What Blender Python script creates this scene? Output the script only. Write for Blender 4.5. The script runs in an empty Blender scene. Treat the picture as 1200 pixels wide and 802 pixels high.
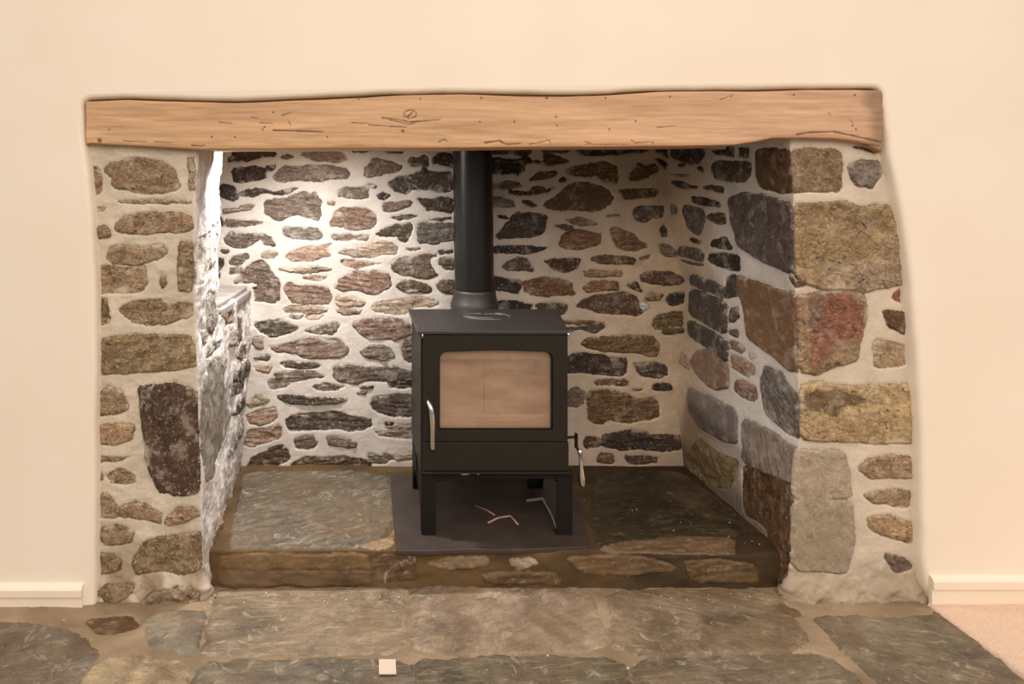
import bpy, bmesh, math, random
import numpy as np
from mathutils import Vector
from mathutils.geometry import tessellate_polygon

random.seed(5)
COL = bpy.context.scene.collection
# ------------------------------------------------------------------ place
# camera at x=0, y=-2.2, eye height 1.256; stone face of the inglenook is y=0, z up
F, CX, CY, D, EYE = 867.0, 415.0, 205.0, 2.2, 1.256
DEPTH = 0.70            # depth of the inglenook
HEARTH_Z, HEARTH_Y = 0.115, 0.047

def srgb(c):
    c = np.asarray(c, float) / 255.0
    return np.where(c <= 0.04045, c / 12.92, ((c + 0.055) / 1.055) ** 2.4)

def at(px, py, Y):
    t = D + Y
    return ((px - CX) * t / F, EYE - (py - CY) * t / F)

def on_floor(px, py, z=0.0):
    t = F * (EYE - z) / (py - CY)
    return ((px - CX) * t / F, t - D)

# ------------------------------------------------------------------ noise
def _hash(ix, iy, s):
    h = (ix.astype(np.int64) * 374761393 + iy.astype(np.int64) * 668265263 + int(s) * 974634777) & 0xFFFFFFFF
    h = ((h ^ (h >> 13)) * 1274126177) & 0xFFFFFFFF
    h = h ^ (h >> 16)
    return (h & 0xFFFFFF) / float(0xFFFFFF) * 2 - 1

def vnoise(x, y, s=0):
    ix = np.floor(x); iy = np.floor(y)
    fx = x - ix; fy = y - iy
    fx = fx * fx * (3 - 2 * fx); fy = fy * fy * (3 - 2 * fy)
    a = _hash(ix, iy, s); b = _hash(ix + 1, iy, s); c = _hash(ix, iy + 1, s); d = _hash(ix + 1, iy + 1, s)
    return (a * (1 - fx) + b * fx) * (1 - fy) + (c * (1 - fx) + d * fx) * fy

def fbm(x, y, s=0, o=4, g=0.5):
    r = 0; a = 1.0; t = 0
    for i in range(o):
        r = r + a * vnoise(x * 2 ** i, y * 2 ** i, s + i * 17); t += a; a *= g
    return r / t

def sstep(x):
    x = np.clip(x, 0, 1)
    return x * x * (3 - 2 * x)

# ------------------------------------------------------------------ stones in a sheet
PAL = {'k': (56, 46, 40), 'd': (86, 74, 64), 'm': (118, 102, 89), 'l': (160, 142, 122), 'r': (142, 116, 99),
       'b': (100, 78, 52), 't': (156, 133, 104), 'o': (142, 122, 91), 'g': (120, 109, 100), 's': (78, 70, 65),
       'O': (158, 136, 103), 'R': (134, 90, 72), 'c': (172, 160, 138), 'p': (84, 64, 51), 'B': (124, 94, 70),
       'G': (104, 92, 84), 'w': (215, 222, 205), 'W': (200, 190, 182), 'y': (118, 96, 62), 'Y': (104, 82, 56), 'q': (158, 134, 106),
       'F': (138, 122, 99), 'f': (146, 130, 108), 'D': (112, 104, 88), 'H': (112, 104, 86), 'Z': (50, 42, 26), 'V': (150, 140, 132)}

def seg_sd(U, V, poly):
    """signed distance, positive inside"""
    n = len(poly)
    d2 = np.full(U.shape, 1e9); inside = np.zeros(U.shape, bool)
    for i in range(n):
        x0, y0 = poly[i]; x1, y1 = poly[(i + 1) % n]
        ex, ey = x1 - x0, y1 - y0
        wx, wy = U - x0, V - y0
        t = np.clip((wx * ex + wy * ey) / (ex * ex + ey * ey + 1e-12), 0, 1)
        d2 = np.minimum(d2, (wx - ex * t) ** 2 + (wy - ey * t) ** 2)
        c = (y0 > V) != (y1 > V)
        xi = x0 + (V - y0) / (y1 - y0 + 1e-12) * ex
        inside ^= c & (U < xi)
    d = np.sqrt(d2)
    return np.where(inside, d, -d)

def chaikin(poly):
    out = []
    n = len(poly)
    for i in range(n):
        a = poly[i]; b = poly[(i + 1) % n]
        out.append((a[0] * .88 + b[0] * .12, a[1] * .88 + b[1] * .12))
        out.append((a[0] * .12 + b[0] * .88, a[1] * .12 + b[1] * .88))
    return out

def sheet(name, us, vs, pos, stones, mcol, mat, flip=False, blur=0, wob=0.003, relief=0.005, mort=0.0018,
          extra=None, edge=0.007, vblur=0, kind='structure', rough=1.0, grow_=.002, patches=(), strat=1.0, hrange=(-.004, .006)):
    patches = list(patches)
    us = np.asarray(us, float); vs = np.asarray(vs, float)
    U, V = np.meshgrid(us, vs)
    P = pos(U, V)
    for _ in range(blur):
        Q = P.copy(); Q[:, 1:-1] = (P[:, :-2] + P[:, 1:-1] * 2 + P[:, 2:]) / 4; P = Q
    for _ in range(vblur):
        Q = P.copy(); Q[1:-1] = (P[:-2] + P[1:-1] * 2 + P[2:]) / 4; P = Q
    du = np.gradient(P, axis=1); dv = np.gradient(P, axis=0)
    N = np.cross(du, dv); N /= (np.linalg.norm(N, axis=2, keepdims=True) + 1e-12)
    if flip: N = -N
    sd = np.full(U.shape, -0.03); idx = np.full(U.shape, -1)
    ang = []; cols = []; hs = []; con = []
    wobble = fbm(U * 70, V * 90, 3, 3) * wob + fbm(U * 18, V * 24, 9, 2) * wob * 1.6
    for i, (poly, c, opt) in enumerate(stones):
        if 'raw' not in opt: poly = chaikin(poly)
        xs = [p[0] for p in poly]; ys = [p[1] for p in poly]
        i0, i1 = np.searchsorted(us, [min(xs) - .03, max(xs) + .03]); j0, j1 = np.searchsorted(vs, [min(ys) - .03, max(ys) + .03])
        rnd = random.Random(i * 7 + 1)
        base = np.array(PAL[c], float)
        f = 1 + rnd.uniform(-.13, .13)
        tint = np.array([rnd.uniform(-2, 3), 0, rnd.uniform(-3, 2)])
        cols.append(srgb(np.clip(base * f + tint, 8, 250)))
        ang.append(opt.get('ang', rnd.uniform(-.18, .18)))
        con.append(opt.get('c', 1.0))
        hs.append(opt.get('h', rnd.uniform(*hrange)))
        if i1 <= i0 or j1 <= j0: continue
        su, sv = U[j0:j1, i0:i1], V[j0:j1, i0:i1]
        s = seg_sd(su, sv, poly) + grow_ + wobble[j0:j1, i0:i1] * opt.get('wob', 1.0)
        cur = sd[j0:j1, i0:i1]
        m = s > cur
        sd[j0:j1, i0:i1] = np.where(m, s, cur)
        idx[j0:j1, i0:i1] = np.where(m, i, idx[j0:j1, i0:i1])
    cols.append(srgb((120, 100, 80))); ang.append(0); hs.append(0); con.append(1.0)
    CON = np.array(con)[idx]
    cols = np.array(cols); ang = np.array(ang); hs = np.array(hs)
    scol = cols[idx].copy()
    for poly, c, opt in patches:
        xs = [p[0] for p in poly]; ys = [p[1] for p in poly]
        i0, i1 = np.searchsorted(us, [min(xs) - .05, max(xs) + .05]); j0, j1 = np.searchsorted(vs, [min(ys) - .05, max(ys) + .05])
        if i1 <= i0 or j1 <= j0: continue
        su, sv = U[j0:j1, i0:i1], V[j0:j1, i0:i1]
        q = seg_sd(su, sv, chaikin(poly)) + .012 * fbm(su * 45, sv * 45, 7, 4)
        f_ = (sstep(q / opt.get('soft', .012) + .5) * opt.get('k', .85))[..., None]
        scol[j0:j1, i0:i1] = scol[j0:j1, i0:i1] * (1 - f_) + srgb(PAL[c])[None, None] * f_
    A = ang[idx]; HS = hs[idx]
    ca, sa = np.cos(A), np.sin(A)
    lu = U * ca + V * sa; lv = -U * sa + V * ca
    strata = fbm(lu * 12 + idx * 3.7, lv * 110 + idx * 5.1, 21, 3, .6)
    lump = fbm(lu * 25 + idx * 1.7, lv * 40 + idx * 9.1, 31, 4, .6)
    ins = sstep((sd + .002) / edge)
    H = ins * (HS + (.0045 * strata * strat + .0055 * lump + .006 * fbm(lu * 9 + idx * 2.3, lv * 14 + idx * 1.3, 33, 2)) * rough * CON) + (1 - ins) * (mort * fbm(U * 30, V * 40, 41, 4) + .0045 * fbm(U * 5, V * 6, 43, 2))
    H -= .0035 * np.exp(-((sd - .0005) / .003) ** 2)
    if extra is not None: H = H + extra(U, V)
    P = P + N * H[..., None]
    nv, nu = U.shape
    me = bpy.data.meshes.new(name)
    me.vertices.add(nu * nv); me.vertices.foreach_set('co', P.reshape(-1))
    g = np.arange(nu * nv).reshape(nv, nu)
    q = np.stack([g[:-1, :-1], g[:-1, 1:], g[1:, 1:], g[1:, :-1]], -1).reshape(-1, 4)
    if flip: q = q[:, ::-1]
    me.loops.add(q.size); me.loops.foreach_set('vertex_index', q.reshape(-1).astype(np.int32))
    me.polygons.add(len(q)); me.polygons.foreach_set('loop_start', (np.arange(len(q)) * 4).astype(np.int32))
    me.polygons.foreach_set('loop_total', np.full(len(q), 4, np.int32))
    me.update(calc_edges=True)
    me.polygons.foreach_set('use_smooth', np.ones(len(q), bool))
    def attr(n, t, data, key):
        a = me.attributes.new(n, t, 'POINT'); a.data.foreach_set(key, np.ascontiguousarray(data, dtype=np.float32).reshape(-1))
    attr('sd', 'FLOAT', sd, 'value')
    one = np.ones(U.shape + (1,))
    attr('scol', 'FLOAT_COLOR', np.concatenate([scol, CON[..., None]], -1), 'color')
    mc = mcol(U, V)
    attr('mcol', 'FLOAT_COLOR', np.concatenate([mc, one], -1), 'color')
    attr('suv', 'FLOAT_VECTOR', np.stack([lu + idx * 1.37, lv + idx * 0.73, idx * .31], -1), 'vector')
    me.materials.append(mat)
    o = bpy.data.objects.new(name, me); COL.objects.link(o)
    if kind: o['kind'] = kind
    return o

# ------------------------------------------------------------------ materials
def new_mat(name):
    m = bpy.data.materials.new(name); m.use_nodes = True
    nt = m.node_tree; nt.nodes.clear()
    out = nt.nodes.new('ShaderNodeOutputMaterial'); b = nt.nodes.new('ShaderNodeBsdfPrincipled')
    nt.links.new(b.outputs[0], out.inputs[0])
    return m, nt, b

class NT:
    def __init__(s, nt): s.nt = nt
    def n(s, t, **k):
        x = s.nt.nodes.new(t)
        for a, v in k.items(): setattr(x, a, v)
        return x
    def l(s, a, b): s.nt.links.new(a, b)
    def attr(s, name): return s.n('ShaderNodeAttribute', attribute_name=name)
    def noise(s, vec, scale, detail=4, rough=.6, dist=0):
        x = s.n('ShaderNodeTexNoise'); x.inputs['Scale'].default_value = scale
        x.inputs['Detail'].default_value = detail; x.inputs['Roughness'].default_value = rough; x.inputs['Distortion'].default_value = dist
        if vec is not None: s.l(vec, x.inputs['Vector'])
        return x.outputs[0]
    def vscale(s, vec, sc):
        x = s.n('ShaderNodeVectorMath', operation='MULTIPLY'); s.l(vec, x.inputs[0]); x.inputs[1].default_value = sc
        return x.outputs[0]
    def rng(s, v, a, b, c=0., d=1.):
        x = s.n('ShaderNodeMapRange'); s.l(v, x.inputs[0])
        for i, q in zip((1, 2, 3, 4), (a, b, c, d)): x.inputs[i].default_value = q
        return x.outputs[0]
    def math(s, op, a, b=None):
        x = s.n('ShaderNodeMath', operation=op)
        for i, q in enumerate((a, b)):
            if q is None: continue
            if isinstance(q, (int, float)): x.inputs[i].default_value = q
            else: s.l(q, x.inputs[i])
        return x.outputs[0]
    def mix(s, f, a, b, mode='MIX'):
        x = s.n('ShaderNodeMix', data_type='RGBA', blend_type=mode)
        if isinstance(f, (int, float)): x.inputs[0].default_value = f
        else: s.l(f, x.inputs[0])
        for i, q in ((6, a), (7, b)):
            if isinstance(q, tuple): x.inputs[i].default_value = (*q, 1)
            else: s.l(q, x.inputs[i])
        return x.outputs[2]
    def gray(s, v):
        x = s.n('ShaderNodeCombineColor')
        for i in range(3): s.l(v, x.inputs[i])
        return x.outputs[0]

def stone_mat(name, contrast=1.0, fleck=.5, smear=.35, srough=.62, stretch=5.0, bump=.5, flcol=(.62, .55, .45), spec=.3, streak=0, blot=0):
    m, nt, b = new_mat(name); k = NT(nt)
    obj = k.n('ShaderNodeTexCoord').outputs['Object']
    sd = k.attr('sd').outputs['Fac']; sca = k.attr('scol'); sc = sca.outputs['Color']; al = sca.outputs['Alpha']; mc = k.attr('mcol').outputs['Color']
    suv = k.attr('suv').outputs['Vector']
    st = k.vscale(suv, (1, stretch, 1))
    jag = k.math('MULTIPLY', k.math('SUBTRACT', k.noise(obj, 150, 5, .7), .5), .014)
    mask = k.rng(k.math('ADD', sd, jag), -.0006, .0010)
    n1 = k.noise(st, 26, 6, .7, .6)
    n2 = k.noise(suv, 95, 5, .75)
    n3 = k.noise(st, 120, 4, .7, .4)
    v = k.rng(n1, .3, .7, 1 - .62 * contrast, 1 + .55 * contrast)
    v2 = k.rng(n3, .36, .64, 1 - .42 * contrast, 1 + .42 * contrast)
    stone = k.mix(1, sc, k.gray(k.math('ADD', 1, k.math('MULTIPLY', al, k.math('SUBTRACT', k.math('MULTIPLY', v, v2), 1)))), 'MULTIPLY')
    fl = k.math('MULTIPLY', al, k.rng(n2, .58, .66, 0, fleck))
    stone = k.mix(fl, stone, flcol)
    dk = k.math('MULTIPLY', al, k.rng(k.noise(st, 34, 5, .7, 1.2), .37, .42, .85 * contrast, 0))
    stone = k.mix(dk, stone, (.018, .014, .011))
    # thin mortar left smeared on the stone
    sm = k.math('MULTIPLY', k.rng(k.noise(obj, 17, 6, .72), .52, .62, 0, smear), k.rng(sd, 0, .02, 1.4, .55))
    stone = k.mix(sm, stone, mc)
    # mortar
    mn = k.noise(obj, 9, 6, .6); mf = k.noise(obj, 120, 3, .6)
    mort = k.mix(1, mc, k.gray(k.math('MULTIPLY', k.rng(mn, .3, .7, .84, 1.1), k.rng(mf, .3, .7, .93, 1.05))), 'MULTIPLY')
    if blot:
        stone = k.mix(1, stone, k.gray(k.rng(k.noise(obj, 4.5, 5, .62, .8), .32, .68, 1 - blot, 1 + blot)), 'MULTIPLY')
        stone = k.mix(k.math('MULTIPLY', al, k.rng(k.noise(obj, 11, 7, .75, 2.5), .56, .64, 0, .5)), stone, tuple(srgb((196, 182, 160))))
    if streak:
        q = k.n('ShaderNodeMapping'); q.inputs['Rotation'].default_value = (0, 0, .6); q.inputs['Scale'].default_value = (2.2, 14, 1); k.l(suv, q.inputs[0])
        sk = k.rng(k.noise(q.outputs[0], 3.2, 7, .72, 1.5), .54, .68, 0, streak)
        sk = k.math('MULTIPLY', sk, al)
        stone = k.mix(sk, stone, tuple(srgb((178, 162, 138))))
        stone = k.mix(k.rng(k.noise(obj, 5, 4, .6, .5), .48, .62, 0, .55), stone, tuple(srgb((104, 84, 62))))
    k.l(k.mix(mask, mort, stone), b.inputs['Base Color'])
    r = k.rng(mask, 0, 1, .9, srough)
    k.l(r, b.inputs['Roughness'])
    b.inputs['Specular IOR Level'].default_value = spec
    hgt = k.math('ADD', k.math('MULTIPLY', k.math('ADD', k.math('MULTIPLY', n1, 1.1), k.math('MULTIPLY', n3, .8)), k.math('MULTIPLY', mask, al)), k.math('MULTIPLY', mf, .3))
    bp = k.n('ShaderNodeBump'); bp.inputs['Strength'].default_value = bump; bp.inputs['Distance'].default_value = .006
    k.l(hgt, bp.inputs['Height']); k.l(bp.outputs[0], b.inputs['Normal'])
    return m

def plain(name, col, rough=.5, metal=0., noise=0., nscale=40, bump=0., spec=.5, stretch=(1, 1, 1)):
    m, nt, b = new_mat(name); k = NT(nt)
    c = tuple(srgb(col))
    if noise or bump:
        obj = k.vscale(k.n('ShaderNodeTexCoord').outputs['Object'], stretch); n = k.noise(obj, nscale, 5)
        k.l(k.mix(1, c, k.gray(k.rng(n, .3, .7, 1 - noise, 1 + noise)), 'MULTIPLY'), b.inputs['Base Color'])
        if bump:
            bp = k.n('ShaderNodeBump'); bp.inputs['Strength'].default_value = bump; bp.inputs['Distance'].default_value = .002
            k.l(n, bp.inputs['Height']); k.l(bp.outputs[0], b.inputs['Normal'])
    else: b.inputs['Base Color'].default_value = (*c, 1)
    b.inputs['Roughness'].default_value = rough; b.inputs['Metallic'].default_value = metal
    b.inputs['Specular IOR Level'].default_value = spec
    return m

M_back = stone_mat('lime pointed rubble', 1.15, .65, .5, .6, 4.0, .7)
M_left = stone_mat('tan pier stone', .9, .6, .62, .7, 1.5, .8, (.72, .62, .46))
M_right = stone_mat('quoin stone', .8, .55, .4, .62, 1.25, .7, (.6, .5, .36))
M_floor = stone_mat('slate flagstone', .42, .22, .45, .5, 2.0, .35, (.45, .40, .33), .4, streak=.5, blot=.5)
M_hearth = stone_mat('dark hearth slate', .6, .25, .35, .5, 2.2, .4, (.42, .34, .22), .4, streak=.6, blot=.35)

# plaster
def plaster():
    m, nt, b = new_mat('cream plaster'); k = NT(nt)
    obj = k.n('ShaderNodeTexCoord').outputs['Object']
    n = k.noise(obj, 3, 3, .5); f = k.noise(obj, 220, 2)
    k.l(k.mix(k.rng(n, .35, .65), tuple(srgb((240, 229, 210))), tuple(srgb((243, 233, 215)))), b.inputs['Base Color'])
    b.inputs['Roughness'].default_value = .75; b.inputs['Specular IOR Level'].default_value = .2
    bp = k.n('ShaderNodeBump'); bp.inputs['Strength'].default_value = .12; bp.inputs['Distance'].default_value = .002
    k.l(k.math('ADD', k.math('MULTIPLY', n, 3), k.math('MULTIPLY', f, .2)), bp.inputs['Height']); k.l(bp.outputs[0], b.inputs['Normal'])
    return m
M_plaster = plaster()
M_gloss_white = plain('cream gloss paint', (240, 228, 208), .35)

def wood():
    m, nt, b = new_mat('sanded oak'); k = NT(nt)
    obj = k.n('ShaderNodeTexCoord').outputs['Object']
    sd = k.attr('sd').outputs['Fac']; mc = k.attr('mcol').outputs['Color']
    g1 = k.noise(k.vscale(obj, (1.1, 14, 14)), 3.2, 6, .6, .8)
    g2 = k.noise(k.vscale(obj, (2.5, 60, 60)), 4, 4, .6, .3)
    g3 = k.noise(k.vscale(obj, (1, 2.5, 2.5)), 3.0, 3, .5)
    f = k.math('MULTIPLY', k.rng(g1, .3, .7, .84, 1.13), k.math('MULTIPLY', k.rng(g2, .3, .7, .93, 1.06), k.rng(g3, .3, .7, .9, 1.08)))
    c = k.mix(1, mc, k.gray(f), 'MULTIPLY')
    fine = k.rng(k.noise(k.vscale(obj, (3, 90, 90)), 6, 3, .6), .66, .72, 0, .45)
    c = k.mix(fine, c, tuple(srgb((120, 78, 42))))
    jag = k.math('MULTIPLY', k.math('SUBTRACT', k.noise(obj, 300, 3), .5), .004)
    c = k.mix(k.math('MULTIPLY', k.rng(k.math('ADD', sd, jag), -.0010, .0012), .72), c, tuple(srgb((84, 54, 32))))
    k.l(c, b.inputs['Base Color']); b.inputs['Roughness'].default_value = .6; b.inputs['Specular IOR Level'].default_value = .25
    bp = k.n('ShaderNodeBump'); bp.inputs['Strength'].default_value = .3; bp.inputs['Distance'].default_value = .003
    k.l(k.math('ADD', g1, k.math('MULTIPLY', g2, .4)), bp.inputs['Height']); k.l(bp.outputs[0], b.inputs['Normal'])
    return m
M_wood = wood()
M_iron = plain('matt black steel', (34, 30, 22), .5, 0, .1, 30, .05, .35)
M_iron_top = plain('satin black steel', (50, 45, 43), .5, 0, .08, 25, .04, .6)
M_iron_dark = plain('sooty black iron', (20, 17, 14), .65, spec=.25)
M_flue = plain('black vitreous flue', (24, 24, 22), .3, 0, .1, 12, 0, .5)
M_chrome = plain('polished steel', (225, 222, 216), .22, 1)
M_brick = plain('pale vermiculite board', (240, 208, 170), .85, 0, .10, 26, .2)
M_brick_seam = plain('brown joint', (150, 108, 74), .9)
M_carpet = plain('pinkish beige carpet', (214, 188, 166), .95, 0, .12, 160, .8)
M_paper = plain('off white paper', (216, 200, 180), .8)
M_dark = plain('dark register plate', (40, 36, 32), .8)
M_slate = plain('smooth grey slate', (62, 52, 46), .55, 0, .25, 14, .2)
M_ledge = plain('whitewashed ledge slate', (150, 142, 136), .8, 0, .25, 30, .6)

def glass():
    m = bpy.data.materials.new('stove glass'); m.use_nodes = True; nt = m.node_tree; nt.nodes.clear(); k = NT(nt)
    out = k.n('ShaderNodeOutputMaterial'); t = k.n('ShaderNodeBsdfTransparent'); g = k.n('ShaderNodeBsdfGlossy'); mx = k.n('ShaderNodeMixShader')
    t.inputs[0].default_value = (.97, .95, .93, 1); g.inputs['Roughness'].default_value = .05
    lw = k.n('ShaderNodeLayerWeight'); lw.inputs[0].default_value = .35
    k.l(k.rng(lw.outputs['Fresnel'], 0, 1, .06, .9), mx.inputs[0]); 
    df = k.n('ShaderNodeBsdfDiffuse'); df.inputs[0].default_value = (.80, .56, .38, 1); hz_ = k.n('ShaderNodeMixShader')
    k.l(k.rng(k.noise(k.vscale(k.n('ShaderNodeTexCoord').outputs['Object'], (1, 1, 3)), 9, 3), .3, .7, .14, .32), hz_.inputs[0]); k.l(t.outputs[0], hz_.inputs[1]); k.l(df.outputs[0], hz_.inputs[2])
    k.l(hz_.outputs[0], mx.inputs[1]); k.l(g.outputs[0], mx.inputs[2]); k.l(mx.outputs[0], out.inputs[0])
    return m
M_glass = glass()

# ------------------------------------------------------------------ stone tracing data: crop letter -> origin, zoom
CROP = {'A': (250, 165, 8), 'B': (390, 165, 8), 'C': (250, 260, 8), 'D': (390, 260, 8), 'E': (260, 350, 8), 'F': (370, 350, 8),
        'G': (260, 450, 8), 'H': (370, 450, 8), 'I': (570, 165, 8), 'J': (700, 165, 8), 'K': (570, 260, 8), 'L': (700, 260, 8),
        'M': (655, 350, 8), 'N': (655, 450, 8), 'O': (780, 330, 8), 'P': (780, 420, 5.3333), 'Q': (850, 160, 5), 'R': (850, 310, 5),
        'S': (850, 430, 5), 'T': (850, 560, 5), 'U': (90, 165, 5.714), 'V': (90, 300, 5.714), 'W': (90, 430, 5.714), 'X': (90, 570, 5.714), '#': (0, 0, 1)}

def read(txt, conv):
    out = []
    for ln in txt.strip().splitlines():
        ln = ln.split('//')[0].strip()
        if not ln: continue
        w = ln.split(); o = CROP[w[0]]; opt = {}
        pts = []
        for q in w[2:]:
            if '=' in q:
                a, v = q.split('='); opt[a] = float(v)
            else:
                x, y = q.split(','); pts.append((o[0] + float(x) / o[2], o[1] + float(y) / o[2]))
        out.append(([conv(*p) for p in pts], w[1], opt))
    return out

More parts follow.
